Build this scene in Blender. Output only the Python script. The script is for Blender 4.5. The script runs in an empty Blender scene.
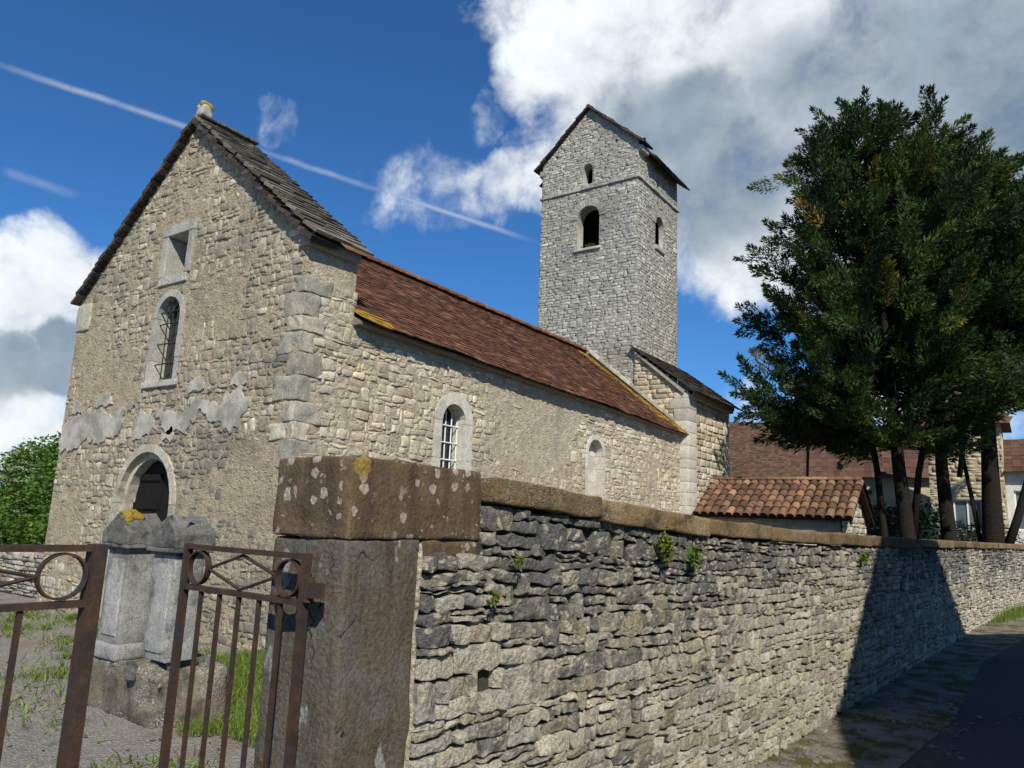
import bpy, bmesh, math, random
import numpy as np
from mathutils import Vector, Matrix
from mathutils.geometry import delaunay_2d_cdt

random.seed(7)
RNG = np.random.default_rng(11)
SC = bpy.context.scene
COL = SC.collection
R = math.radians

# ------------------------------------------------------------------ camera
cd = bpy.data.cameras.new('camera')
cam = bpy.data.objects.new('camera', cd)
COL.objects.link(cam)
_y, _p, _r = R(35.14), R(10.41), R(2.31)
F = Vector((-math.sin(_y)*math.cos(_p), math.cos(_y)*math.cos(_p), math.sin(_p)))
RT = Vector((math.cos(_y), math.sin(_y), 0))
UP = RT.cross(F)
R2 = RT*math.cos(_r) + UP*math.sin(_r)
U2 = -RT*math.sin(_r) + UP*math.cos(_r)
cam.matrix_world = Matrix(((R2.x, U2.x, -F.x, 0), (R2.y, U2.y, -F.y, 0), (R2.z, U2.z, -F.z, 1.6), (0, 0, 0, 1)))
cd.sensor_width = 36
cd.lens = 739.5/1024*36
cd.clip_start = 0.05
cd.clip_end = 3000
SC.camera = cam

# ------------------------------------------------------------------ light
SUN = Vector((0.63, -0.58, 0.74)).normalized()
sl = bpy.data.lights.new('sun', 'SUN')
sl.energy = 5.0
sl.angle = R(0.5)
sl.color = (1.0, 0.935, 0.82)
so = bpy.data.objects.new('sun', sl)
so.rotation_euler = (-SUN).to_track_quat('-Z', 'Y').to_euler()
so.location = (10, -10, 30)
COL.objects.link(so)

SC.view_settings.view_transform = 'Standard'
SC.view_settings.look = 'None'
SC.view_settings.gamma = 1
SC.view_settings.exposure = 0.0
SC.view_settings.use_curve_mapping = False
SC.cycles.max_bounces = 6
SC.cycles.diffuse_bounces = 3
SC.cycles.transparent_max_bounces = 6


class NT:
    """small wrapper for node graphs"""
    def __init__(s, nt):
        s.nt = nt
        nt.nodes.clear()

    def n(s, t, **kw):
        o = s.nt.nodes.new(t)
        for k, v in kw.items():
            setattr(o, k, v)
        return o

    def l(s, a, b):
        if isinstance(a, (int, float)):
            b.default_value = a
        elif isinstance(a, (tuple, list)):
            v = tuple(a)
            if len(b.default_value) == 4 and len(v) == 3:
                v = v + (1,)
            b.default_value = v
        else:
            s.nt.links.new(a, b)

    def math(s, op, a, b=0.0, c=None, clamp=False):
        o = s.n('ShaderNodeMath', operation=op, use_clamp=clamp)
        s.l(a, o.inputs[0]); s.l(b, o.inputs[1])
        if c is not None:
            s.l(c, o.inputs[2])
        return o.outputs[0]

    def noise(s, co, scale, detail=4, rough=0.55, dist=0.0):
        o = s.n('ShaderNodeTexNoise')
        if co is not None:
            s.l(co, o.inputs['Vector'])
        o.inputs['Scale'].default_value = scale
        o.inputs['Detail'].default_value = detail
        o.inputs['Roughness'].default_value = rough
        o.inputs['Distortion'].default_value = dist
        return o.outputs[0]

    def voro(s, co, scale, feature='F1', out='Distance', rnd=1.0):
        o = s.n('ShaderNodeTexVoronoi', feature=feature)
        s.l(co, o.inputs['Vector'])
        o.inputs['Scale'].default_value = scale
        o.inputs['Randomness'].default_value = rnd
        return o.outputs[out]

    def ramp(s, f, stops, interp='LINEAR'):
        o = s.n('ShaderNodeValToRGB')
        cr = o.color_ramp
        cr.interpolation = interp
        while len(cr.elements) < len(stops):
            cr.elements.new(0.5)
        for e, (p, c) in zip(cr.elements, stops):
            e.position = p
            if isinstance(c, (int, float)):
                c = (c, c, c)
            e.color = tuple(c[:3]) + (1,)
        s.l(f, o.inputs[0])
        return o.outputs[0]

    def rng(s, f, a, b, c=0.0, d=1.0, smooth=True):
        o = s.n('ShaderNodeMapRange', interpolation_type='SMOOTHSTEP' if smooth else 'LINEAR')
        s.l(f, o.inputs[0])
        for i, v in enumerate((a, b, c, d)):
            s.l(v, o.inputs[1+i])
        return o.outputs[0]

    def mix(s, f, a, b, mode='MIX'):
        o = s.n('ShaderNodeMix', data_type='RGBA', blend_type=mode)
        s.l(f, o.inputs[0]); s.l(a, o.inputs[6]); s.l(b, o.inputs[7])
        return o.outputs[2]

    def vec(s, op, a, b):
        o = s.n('ShaderNodeVectorMath', operation=op)
        s.l(a, o.inputs[0]); s.l(b, o.inputs[1])
        return o.outputs['Value'] if op == 'DOT_PRODUCT' else o.outputs[0]

    def pos(s):
        return s.n('ShaderNodeNewGeometry').outputs['Position']

    def obj(s):
        return s.n('ShaderNodeTexCoord').outputs['Object']

    def sep(s, v):
        o = s.n('ShaderNodeSeparateXYZ'); s.l(v, o.inputs[0])
        return o.outputs

    def attr(s, name='sc'):
        o = s.n('ShaderNodeVertexColor', layer_name=name)
        q = s.n('ShaderNodeSeparateColor'); s.l(o.outputs[0], q.inputs[0])
        return q.outputs  # r g b

    def bump(s, h, strength=0.5, dist=0.02, nrm=None):
        o = s.n('ShaderNodeBump')
        o.inputs['Strength'].default_value = strength
        o.inputs['Distance'].default_value = dist
        s.l(h, o.inputs['Height'])
        if nrm is not None:
            s.l(nrm, o.inputs['Normal'])
        return o.outputs[0]

    def out(s, col, rough=0.9, nrm=None, metal=0.0, spec=0.2, trans=None):
        b = s.n('ShaderNodeBsdfPrincipled')
        s.l(col, b.inputs['Base Color']); s.l(rough, b.inputs['Roughness'])
        s.l(metal, b.inputs['Metallic']); s.l(spec, b.inputs['Specular IOR Level'])
        if nrm is not None:
            s.l(nrm, b.inputs['Normal'])
        sh = b.outputs[0]
        if trans:
            t = s.n('ShaderNodeBsdfTranslucent'); s.l(col, t.inputs[0])
            m = s.n('ShaderNodeMixShader'); m.inputs[0].default_value = trans
            s.nt.links.new(sh, m.inputs[1]); s.nt.links.new(t.outputs[0], m.inputs[2])
            sh = m.outputs[0]
        o = s.n('ShaderNodeOutputMaterial')
        s.nt.links.new(sh, o.inputs[0])


# ------------------------------------------------------------------ sky
W = bpy.data.worlds.new('World')
SC.world = W
W.use_nodes = True
w = NT(W.node_tree)
sky = w.n('ShaderNodeTexSky', sky_type='NISHITA')
sky.sun_disc = False
sky.sun_elevation = math.asin(SUN.z)
sky.sun_rotation = math.atan2(SUN.x, SUN.y)
sky.altitude = 300
sky.air_density = 1.0
sky.dust_density = 0.3
sky.ozone_density = 3.0
skycol = w.mix(1.0, sky.outputs[0], (0.40, 0.86, 1.30), 'MULTIPLY')
dirv = w.n('ShaderNodeTexCoord').outputs['Generated']
WHITE = [((-0.906, 0.351, 0.238), 0.066, 1), ((-0.877, 0.392, 0.275), 0.03, 1), ((-0.924, 0.322, 0.19), 0.075, 1), ((-0.927, 0.357, 0.111), 0.0954, 1), ((-0.945, 0.278, 0.165), 0.095, 1), ((-0.908, 0.382, 0.172), 0.0691, 1), ((-0.44, 0.701, 0.561), 0.0765, 1), ((-0.459, 0.658, 0.597), 0.0606, 0.8), ((-0.401, 0.76, 0.512), 0.1066, 1), ((-0.302, 0.775, 0.555), 0.1323, 1), ((-0.22, 0.783, 0.582), 0.1042, 1), ((-0.342, 0.72, 0.604), 0.0951, 1), ((-0.31, 0.829, 0.465), 0.1492, 1), ((-0.195, 0.853, 0.484), 0.1775, 1), ((-0.086, 0.849, 0.522), 0.1768, 1), ((0.001, 0.895, 0.446), 0.1818, 1), ((-0.047, 0.945, 0.324), 0.1698, 1), ((-0.157, 0.919, 0.361), 0.144, 1), ((-0.281, 0.889, 0.361), 0.1013, 1), ((-0.315, 0.893, 0.321), 0.0542, 0.9), ((-0.34, 0.872, 0.353), 0.0646, 0.8), ((0.037, 0.978, 0.205), 0.0974, 0.9), ((-0.555, 0.708, 0.436), 0.0442, 0.6), ((-0.51, 0.735, 0.447), 0.0493, 0.75), ((-0.533, 0.735, 0.418), 0.0524, 0.45), ((-0.522, 0.68, 0.515), 0.0278, 0.42), ((-0.644, 0.645, 0.412), 0.0621, 0.36), ((-0.669, 0.617, 0.414), 0.0513, 0.3), ((-0.607, 0.682, 0.409), 0.0587, 0.36), ((-0.718, 0.512, 0.472), 0.0244, 0.3), ((-0.717, 0.523, 0.461), 0.0148, 0.3), ((-0.101, 0.984, 0.145), 0.0532, 0.8), ((-0.267, 0.955, 0.132), 0.051, 0.5), ((-0.06, 0.987, 0.151), 0.0577, 0.7)]
GREY = [((-0.158, 0.88, 0.447), 0.1992), ((-0.273, 0.867, 0.418), 0.1123), ((-0.034, 0.88, 0.473), 0.2058), ((0.001, 0.942, 0.337), 0.1643), ((-0.306, 0.819, 0.486), 0.0745), ((-0.922, 0.361, 0.14), 0.045), ((-0.929, 0.337, 0.153), 0.03), ((-0.91, 0.386, 0.155), 0.03), ((-0.142, 0.943, 0.302), 0.1321), ((-0.375, 0.793, 0.48), 0.0759)]
# wobble the direction so the cloud outlines are ragged
wob = w.n('ShaderNodeTexNoise'); w.l(dirv, wob.inputs['Vector'])
wob.inputs['Scale'].default_value = 9; wob.inputs['Detail'].default_value = 5
wv = w.vec('SUBTRACT', wob.outputs['Color'], (0.5, 0.5, 0.5))
wsc = w.n('ShaderNodeVectorMath', operation='SCALE'); w.l(wv, wsc.inputs[0]); wsc.inputs['Scale'].default_value = 0.15
wd = w.n('ShaderNodeVectorMath', operation='NORMALIZE')
w.l(w.vec('ADD', dirv, wsc.outputs[0]), wd.inputs[0])
wdir = wd.outputs[0]


def blobs(lst, k0, k1):
    acc = None
    for it in lst:
        d = w.vec('DOT_PRODUCT', wdir, it[0])
        m = w.rng(d, math.cos(it[1]*k1), math.cos(it[1]*k0), 0.0, it[2] if len(it) > 2 else 1.0)
        acc = m if acc is None else w.math('MAXIMUM', acc, m)
    return acc


mw = blobs(WHITE, 0.1, 1.35)
mg = blobs(GREY, 0.1, 1.15)
fb = w.noise(dirv, 11, 9, 0.62, 0.3)
fb2 = w.noise(dirv, 5, 6, 0.6)
den = w.math('ADD', mw, w.math('MULTIPLY', w.math('SUBTRACT', fb, 0.5), 1.9))
den = w.rng(den, 0.16, 1.02)
den = w.math('MULTIPLY', den, w.rng(mw, 0.0, 0.35))
# two contrails and one short streak: thin arcs on great circles
for nrm, A, B, wd_, st in (((-0.426, 0.1367, -0.8943), (-0.86, 0.244, 0.447), (-0.512, 0.779, 0.363), 0.0055, 0.4),
                           ((-0.3576, 0.0281, -0.9335), (-0.891, 0.289, 0.35), (-0.867, 0.362, 0.343), 0.008, 0.2),
                           ((-0.4449, 0.1276, -0.8864), (-0.347, 0.888, 0.302), (-0.296, 0.913, 0.28), 0.005, 0.3)):
    d = w.math('ABSOLUTE', w.math('ADD', w.vec('DOT_PRODUCT', dirv, nrm), w.math('MULTIPLY', w.math('SUBTRACT', fb, 0.5), 0.008)))
    band = w.rng(d, wd_, 0.0, 0.0, st)
    mid = Vector(A) + Vector(B); mid.normalize()
    half = Vector(A).angle(Vector(B))/2
    al = w.rng(w.vec('DOT_PRODUCT', dirv, tuple(mid)), math.cos(half*1.05), math.cos(half*0.65))
    cut = w.rng(fb2, 0.36, 0.58, 0.3, 1.0)
    den = w.math('MAXIMUM', den, w.math('MULTIPLY', w.math('MULTIPLY', band, al), cut))
gr = w.math('ADD', mg, w.math('MULTIPLY', w.math('SUBTRACT', fb2, 0.5), 1.6))
gr = w.rng(gr, -0.1, 1.35)
fine = w.math('MULTIPLY_ADD', w.math('SUBTRACT', fb, 0.5), 0.95, 1.0)
ccol = w.mix(gr, (0.86, 0.91, 0.95), (0.25, 0.33, 0.41))
ccol = w.mix(1.0, ccol, fine, 'MULTIPLY')
bg1 = w.n('ShaderNodeBackground'); w.l(skycol, bg1.inputs[0]); bg1.inputs[1].default_value = 0.092
bg2 = w.n('ShaderNodeBackground'); w.l(ccol, bg2.inputs[0]); bg2.inputs[1].default_value = 1.0
ms = w.n('ShaderNodeMixShader'); w.l(den, ms.inputs[0])
W.node_tree.links.new(bg1.outputs[0], ms.inputs[1]); W.node_tree.links.new(bg2.outputs[0], ms.inputs[2])
wo = w.n('ShaderNodeOutputWorld'); W.node_tree.links.new(ms.outputs[0], wo.inputs[0])

# ------------------------------------------------------------------ helpers: objects
def setp(o, label=None, cat=None, group=None, kind=None):
    if label: o['label'] = label
    if cat: o['category'] = cat
    if group: o['group'] = group
    if kind: o['kind'] = kind
    return o


def empty(name, loc, label, cat, group=None):
    o = bpy.data.objects.new(name, None)
    o.location = loc
    o.empty_display_size = 0.3
    COL.objects.link(o)
    return setp(o, label, cat, group)


class MB:
    """collects numpy chunks of vertices and faces, builds ONE mesh object"""
    def __init__(s):
        s.v = []; s.f = []; s.m = []; s.c = []; s.n = 0

    def add(s, v, f, col=(0.5, 0.5, 0.5), mi=0):
        v = np.asarray(v, float).reshape(-1, 3)
        fl = f if isinstance(f, list) and f and isinstance(f[0], np.ndarray) else [np.asarray(f)]
        if len(fl) == 1 and fl[0].dtype == object:
            fl = [np.asarray([q]) for q in f]
        for q in fl:
            s.f.append(q.reshape(len(q), -1) + s.n); s.m.append(np.full(len(q), mi))
        c = np.asarray(col, float)
        if c.ndim == 1:
            c = np.tile(c, (len(v), 1))
        s.c.append(c); s.v.append(v); s.n += len(v)

    def poly(s, pts, col=(0.5, 0.5, 0.5), mi=0):
        s.add(pts, [np.arange(len(pts))[None, :]], col, mi)

    def build(s, name, mats, parent=None, smooth=False, merge=False):
        me = bpy.data.meshes.new(name)
        V = np.concatenate(s.v); nl = [q.shape[1] for q in s.f for _ in range(len(q))]
        L = np.concatenate([q.ravel() for q in s.f]); nl = np.asarray(nl)
        st = np.concatenate([[0], np.cumsum(nl)[:-1]])
        me.vertices.add(len(V)); me.vertices.foreach_set('co', V.ravel())
        me.loops.add(len(L)); me.loops.foreach_set('vertex_index', L.astype(np.int32))
        me.polygons.add(len(nl)); me.polygons.foreach_set('loop_start', st.astype(np.int32))
        me.polygons.foreach_set('material_index', np.concatenate(s.m).astype(np.int32))
        me.update(calc_edges=True); me.validate()
        a = me.attributes.new('sc', 'FLOAT_COLOR', 'POINT')
        C = np.concatenate(s.c); C = np.concatenate([C, np.ones((len(C), 1))], 1)
        if len(a.data) == len(C):
            a.data.foreach_set('color', C.ravel())
        me.polygons.foreach_set('use_smooth', np.full(len(me.polygons), smooth))
        if merge:
            b = bmesh.new(); b.from_mesh(me)
            bmesh.ops.remove_doubles(b, verts=b.verts, dist=1e-4); b.to_mesh(me); b.free()
        for m in (mats if isinstance(mats, (list, tuple)) else [mats]):
            me.materials.append(m)
        o = bpy.data.objects.new(name, me)
        COL.objects.link(o)
        if parent:
            o.parent = parent
            if parent.type == 'EMPTY':      # parts are modelled in world space
                o.matrix_parent_inverse = Matrix.Translation(-parent.location)
        return o


def _h(i, j, k, s):
    n = (i*374761393 + j*668265263 + k*2147483647 + s*974711) & 0xffffffff
    n = ((n ^ (n >> 13))*1274126177) & 0xffffffff
    return ((n ^ (n >> 16)) & 0xffff)/65535.0


def vnoise(P, freq=1.0, seed=0, octaves=1):
    P = np.asarray(P, float)
    out = 0; amp = 1.0
    for o in range(octaves):
        Q = P*freq*(2**o) + 100.0
        I = np.floor(Q).astype(np.int64); T = Q - I; T = T*T*(3-2*T)
        r = 0
        for a in (0, 1):
            for b in (0, 1):
                for c in (0, 1):
                    wgt = (T[..., 0] if a else 1-T[..., 0])*(T[..., 1] if b else 1-T[..., 1])*(T[..., 2] if c else 1-T[..., 2])
                    r = r + wgt*_h(I[..., 0]+a, I[..., 1]+b, I[..., 2]+c, seed+o)
        out = out + amp*(r-0.5)*2; amp *= 0.5
    return out


def grid_faces(n, m, off=0):
    i, j = np.meshgrid(np.arange(n-1), np.arange(m-1), indexing='ij')
    a = (i*m+j).ravel()
    return np.stack([a, a+m, a+m+1, a+1], 1)+off


def rblock(lo, hi, r=0.02, n=(4, 4, 4), noise=0.0, freq=6.0, seed=0):
    """a rounded, slightly uneven block; returns verts, faces"""
    lo = np.array(lo, float); hi = np.array(hi, float)
    r = min(r, *(0.45*(hi-lo)))
    V = []; Fs = []; off = 0
    for ax in range(3):
        b, c = (ax+1) % 3, (ax+2) % 3
        tb = np.concatenate([[0, r*0.35, r], np.linspace(r, hi[b]-lo[b]-r, n[b]+1)[1:-1], [hi[b]-lo[b]-r, hi[b]-lo[b]-r*0.35, hi[b]-lo[b]]])+lo[b]
        tc = np.concatenate([[0, r*0.35, r], np.linspace(r, hi[c]-lo[c]-r, n[c]+1)[1:-1], [hi[c]-lo[c]-r, hi[c]-lo[c]-r*0.35, hi[c]-lo[c]]])+lo[c]
        for side in (0, 1):
            B, C_ = np.meshgrid(tb, tc, indexing='ij')
            p = np.zeros(B.shape+(3,)); p[..., b] = B; p[..., c] = C_; p[..., ax] = hi[ax] if side else lo[ax]
            inn = np.clip(p, lo+r, hi-r); d = p-inn
            ln = np.linalg.norm(d, axis=-1, keepdims=True); p = inn + d/np.maximum(ln, 1e-9)*r
            f = grid_faces(len(tb), len(tc), off)
            if not side:
                f = f[:, ::-1]
            V.append(p.reshape(-1, 3)); Fs.append(f); off += len(tb)*len(tc)
    V = np.concatenate(V)
    if noise:
        c = (lo+hi)/2
        d = V-c; d = d/np.maximum(np.linalg.norm(d, axis=1, keepdims=True), 1e-9)
        s = vnoise(V, freq, seed, 3)
        V = V + np.stack([vnoise(V, freq, seed+5, 2), vnoise(V, freq, seed+9, 2), vnoise(V, freq, seed+14, 2)], 1)*noise*0.6 + d*(s*noise)[:, None]
    return V, np.concatenate(Fs)


BOXF = np.array([[0, 3, 2, 1], [4, 5, 6, 7], [0, 1, 5, 4], [1, 2, 6, 5], [2, 3, 7, 6], [3, 0, 4, 7]])


def hexas(mb, P, col=None, mi=0):
    """P (N,8,3): bottom ring 0-3, top ring 4-7"""
    P = np.asarray(P, float); N = len(P)
    f = (BOXF[None] + (np.arange(N)*8)[:, None, None]).reshape(-1, 4)
    if col is None:
        col = np.repeat(RNG.random((N, 3)), 8, 0)
    elif np.ndim(col) == 2:
        col = np.repeat(col, 8, 0)
    mb.add(P.reshape(-1, 3), f, col, mi)


def box(mb, lo, hi, col=(0.5, 0.5, 0.5), mi=0):
    x0, y0, z0 = lo; x1, y1, z1 = hi
    hexas(mb, [[(x0, y0, z0), (x1, y0, z0), (x1, y1, z0), (x0, y1, z0), (x0, y0, z1), (x1, y0, z1), (x1, y1, z1), (x0, y1, z1)]], np.array([col]), mi)


def bar(mb, a, b, r, n=8, r2=None, col=(0.5, 0.5, 0.5), mi=0, rect=None):
    a = np.array(a, float); b = np.array(b, float)
    d = b-a; d /= np.linalg.norm(d)
    up = np.array([0, 0, 1.0]) if abs(d[2]) < 0.9 else np.array([1.0, 0, 0])
    s = np.cross(d, up); s /= np.linalg.norm(s); t = np.cross(s, d)
    if rect:
        ring = [(-rect[0], -rect[1]), (rect[0], -rect[1]), (rect[0], rect[1]), (-rect[0], rect[1])]
        n = 4
        o = np.array([s*q[0]+t*q[1] for q in ring]); o2 = o
    else:
        an = np.arange(n)*2*math.pi/n
        o = (np.cos(an)[:, None]*s+np.sin(an)[:, None]*t); o2 = o*(r2 if r2 is not None else r); o = o*r
    v = np.concatenate([a+o, b+o2])
    i = np.arange(n)
    q = np.stack([i, (i+1) % n, (i+1) % n+n, i+n], 1)
    mb.add(v, [q, i[None, ::-1], (i+n)[None]], col, mi)


def tube(mb, pts, rad, n=7, col=(0.5, 0.5, 0.5), mi=0):
    pts = np.asarray(pts, float); K = len(pts)
    rad = np.broadcast_to(rad, (K,))
    d = np.gradient(pts, axis=0); d /= np.linalg.norm(d, axis=1, keepdims=True)
    ref = np.array([0.31, 0.95, 0.02]) if abs(d[0][2]) > 0.7 else np.array([0, 0, 1.0])
    s = np.cross(d, ref); s /= np.linalg.norm(s, axis=1, keepdims=True)
    t = np.cross(s, d)
    an = np.arange(n)*2*math.pi/n
    v = pts[:, None] + rad[:, None, None]*(np.cos(an)[None, :, None]*s[:, None]+np.sin(an)[None, :, None]*t[:, None])
    f = []
    i = np.arange(n)
    for k in range(K-1):
        f.append(np.stack([i+k*n, (i+1) % n+k*n, (i+1) % n+(k+1)*n, i+(k+1)*n], 1))
    mb.add(v.reshape(-1, 3), [np.concatenate(f), i[None, ::-1], (i+(K-1)*n)[None]], col, mi)


# ------------------------------------------------------------------ materials
def mat(name):
    m = bpy.data.materials.new(name)
    m.use_nodes = True
    return m, NT(m.node_tree)


def stone_mat(name, stops, dark=(0.06, 0.06, 0.06), dark_by=None, dark_scale=1.2, dark_amt=(0.5, 0.75), lich=None, lich_amt=0.0,
              lich_scale=14, var=0.5, bump=0.6, bdist=0.012, fscale=60):
    """stone: attr r = per stone random, g = second random, b = own weathering 0..1"""
    m, n = mat(name)
    p = n.pos(); r, g, b = n.attr()[:3]
    c = n.ramp(r, stops)
    c = n.mix(1.0, c, n.math('MULTIPLY_ADD', n.math('SUBTRACT', g, 0.5), var, 1.0), 'MULTIPLY')
    fine = n.noise(p, fscale, 5, 0.65)
    med = n.noise(p, 9, 5, 0.6)
    c = n.mix(1.0, c, n.math('MULTIPLY_ADD', n.math('SUBTRACT', fine, 0.5), 2.0, 1.0), 'MULTIPLY')
    c = n.mix(1.0, c, n.math('MULTIPLY_ADD', n.math('SUBTRACT', med, 0.5), 0.9, 1.0), 'MULTIPLY')
    big = n.noise(p, dark_scale, 6, 0.65)
    if dark_by == 'attr':
        f = n.math('ADD', n.math('MULTIPLY', b, 0.95), n.math('MULTIPLY', n.math('SUBTRACT', big, 0.5), 1.1))
        f = n.math('ADD', f, n.math('MULTIPLY', n.math('SUBTRACT', n.noise(p, 13, 6, 0.7), 0.5), 2.1))
        f = n.math('ADD', f, n.math('MULTIPLY', n.math('SUBTRACT', fine, 0.5), 0.7))
        f = n.rng(f, 0.12, 0.72, 0, 0.93)
    else:
        f = n.rng(n.math('ADD', big, n.math('MULTIPLY', n.math('SUBTRACT', med, 0.5), 0.5)), dark_amt[0], dark_amt[1], 0, 0.85)
    c = n.mix(f, c, n.mix(fine, tuple(x*0.45 for x in dark), tuple(x*1.6 for x in dark)))
    if lich:
        v = n.voro(n.vec('ADD', p, n.vec('SUBTRACT', n.n('ShaderNodeTexNoise').outputs['Color'], (0.5, 0.5, 0.5))), lich_scale)
        v = n.math('ADD', v, n.math('MULTIPLY', n.math('SUBTRACT', n.noise(p, 30, 4, 0.6), 0.5), 0.5))
        lf = n.math('MULTIPLY', n.rng(v, 0.42, 0.25), n.rng(n.noise(p, 3.3, 3), 0.5-lich_amt, 0.62-lich_amt))
        c = n.mix(n.math('MULTIPLY', lf, 0.8), c, lich)
    h = n.math('ADD', n.math('MULTIPLY', fine, 0.8), n.noise(p, fscale*0.3, 6, 0.75))
    n.out(c, 0.95, n.bump(h, bump, bdist), spec=0.1)
    return m


M_dry = stone_mat('dry_stone', [(0, (0.38, 0.33, 0.23)), (0.35, (0.54, 0.49, 0.37)), (0.7, (0.47, 0.44, 0.375)), (1, (0.59, 0.53, 0.40))], dark=(0.14, 0.139, 0.135),
                  dark_by='attr', dark_scale=1.6, lich=(0.62, 0.56, 0.41), lich_amt=0.10, lich_scale=19, bump=1.0, bdist=0.035, fscale=60)
M_drycore = stone_mat('dry_core', [(0, (0.055, 0.048, 0.038)), (1, (0.07, 0.062, 0.05))], bump=0.4)
M_nave = stone_mat('nave_stone', [(0, (0.40, 0.34, 0.23)), (0.3, (0.53, 0.48, 0.36)), (0.6, (0.59, 0.53, 0.40)), (0.85, (0.50, 0.41, 0.27)), (1, (0.63, 0.58, 0.46))],
                   dark=(0.20, 0.185, 0.155), dark_scale=0.9, dark_amt=(0.5, 0.72), bump=0.7, fscale=38, bdist=0.02)
M_fac = stone_mat('gable_stone', [(0, (0.32, 0.27, 0.185)), (0.3, (0.46, 0.40, 0.29)), (0.65, (0.39, 0.34, 0.24)), (1, (0.56, 0.50, 0.38))],
                  dark=(0.17, 0.16, 0.135), dark_scale=0.8, dark_amt=(0.40, 0.62), bump=0.8, fscale=38, bdist=0.02)
M_tow = stone_mat('tower_stone', [(0, (0.33, 0.315, 0.265)), (0.4, (0.40, 0.385, 0.325)), (0.8, (0.45, 0.43, 0.36)), (1, (0.50, 0.475, 0.39))],
                  dark=(0.19, 0.19, 0.175), dark_scale=0.45, dark_amt=(0.47, 0.72), bump=0.6, fscale=30, var=0.4, bdist=0.02)
M_ash = stone_mat('dressed_stone', [(0, (0.29, 0.27, 0.215)), (0.5, (0.37, 0.345, 0.275)), (1, (0.45, 0.405, 0.31))],
                  dark=(0.2, 0.21, 0.2), dark_scale=1.5, dark_amt=(0.5, 0.75), bump=0.5, fscale=40)
M_sur = stone_mat('window_stone', [(0, (0.50, 0.47, 0.40)), (0.5, (0.56, 0.53, 0.45)), (1, (0.60, 0.57, 0.49))],
                  dark=(0.30, 0.28, 0.22), dark_scale=2.5, dark_amt=(0.55, 0.8), bump=0.4, fscale=40, var=0.25)
M_fsur = stone_mat('facade_dressing', [(0, (0.34, 0.335, 0.30)), (0.5, (0.40, 0.39, 0.34)), (1, (0.44, 0.42, 0.36))],
                   dark=(0.2, 0.19, 0.16), dark_scale=3, dark_amt=(0.5, 0.75), bump=0.5, fscale=40, var=0.25)
M_dsur = stone_mat('door_dressing', [(0, (0.38, 0.34, 0.26)), (0.5, (0.44, 0.40, 0.31)), (1, (0.49, 0.45, 0.35))], dark=(0.22, 0.2, 0.16), dark_scale=3, dark_amt=(0.48, 0.72), bump=0.6, fscale=40, var=0.3)
M_plast = stone_mat('old_render', [(0, (0.45, 0.42, 0.35)), (1, (0.50, 0.465, 0.39))], dark=(0.24, 0.225, 0.19), dark_scale=2.6, dark_amt=(0.42, 0.62), bump=0.5, var=0.2)
M_mon = stone_mat('monument_stone', [(0, (0.25, 0.245, 0.225)), (1, (0.31, 0.30, 0.275))], dark=(0.11, 0.11, 0.10), dark_scale=3.0, dark_amt=(0.44, 0.64),
                  lich=(0.55, 0.55, 0.52), lich_amt=0.06, lich_scale=24, bump=0.4)
M_moncap = stone_mat('monument_cap', [(0, (0.14, 0.135, 0.12)), (1, (0.18, 0.17, 0.15))], dark=(0.05, 0.05, 0.048), dark_scale=5, dark_amt=(0.45, 0.65),
                     lich=(0.42, 0.42, 0.38), lich_amt=0.02, lich_scale=30, bump=0.7)
M_yel = stone_mat('yellow_lichen', [(0, (0.30, 0.20, 0.03)), (1, (0.42, 0.28, 0.05))], dark=(0.18, 0.16, 0.1), dark_scale=12, bump=0.8)
M_base = stone_mat('monument_base', [(0, (0.16, 0.135, 0.10)), (1, (0.22, 0.19, 0.14))], dark=(0.07, 0.065, 0.05), dark_scale=3.5, dark_amt=(0.45, 0.62),
                   lich=(0.46, 0.46, 0.42), lich_amt=0.05, lich_scale=26, bump=0.6)
M_lauze = stone_mat('roof_slab_stone', [(0, (0.10, 0.085, 0.065)), (0.5, (0.155, 0.135, 0.105)), (1, (0.21, 0.185, 0.145))], dark=(0.045, 0.04, 0.035), dark_scale=3,
                    dark_amt=(0.52, 0.72), lich=(0.30, 0.27, 0.2), lich_amt=-0.02, lich_scale=20, bump=0.8, var=0.7)
M_lauzed = stone_mat('dark_slab_stone', [(0, (0.055, 0.045, 0.038)), (1, (0.095, 0.08, 0.068))], dark=(0.03, 0.027, 0.025), dark_scale=3, bump=0.7, var=0.7)
M_canal = stone_mat('canal_tile', [(0, (0.11, 0.065, 0.042)), (0.35, (0.18, 0.10, 0.062)), (0.65, (0.23, 0.12, 0.07)), (0.85, (0.25, 0.17, 0.11)), (1, (0.36, 0.19, 0.095))], dark=(0.07, 0.05, 0.035), dark_scale=5,
                    dark_amt=(0.5, 0.7), bump=0.4, var=0.6)
M_barnroof = stone_mat('barn_tile', [(0, (0.088, 0.056, 0.038)), (0.5, (0.108, 0.066, 0.044)), (1, (0.13, 0.082, 0.054))], dark=(0.07, 0.05, 0.035), dark_scale=1.3, bump=0.4, var=0.6)
M_redroof = stone_mat('red_tile', [(0, (0.095, 0.055, 0.039)), (1, (0.118, 0.068, 0.048))], dark=(0.1, 0.05, 0.04), dark_scale=2, bump=0.3, var=0.5)
M_ochre = stone_mat('ochre_wall', [(0, (0.40, 0.34, 0.22)), (1, (0.50, 0.43, 0.29))], dark=(0.25, 0.21, 0.14), dark_scale=1, bump=0.5)
M_white = stone_mat('white_render', [(0, (0.62, 0.61, 0.57)), (1, (0.68, 0.67, 0.63))], dark=(0.45, 0.44, 0.4), dark_scale=1.4, bump=0.2, var=0.1)
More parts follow.
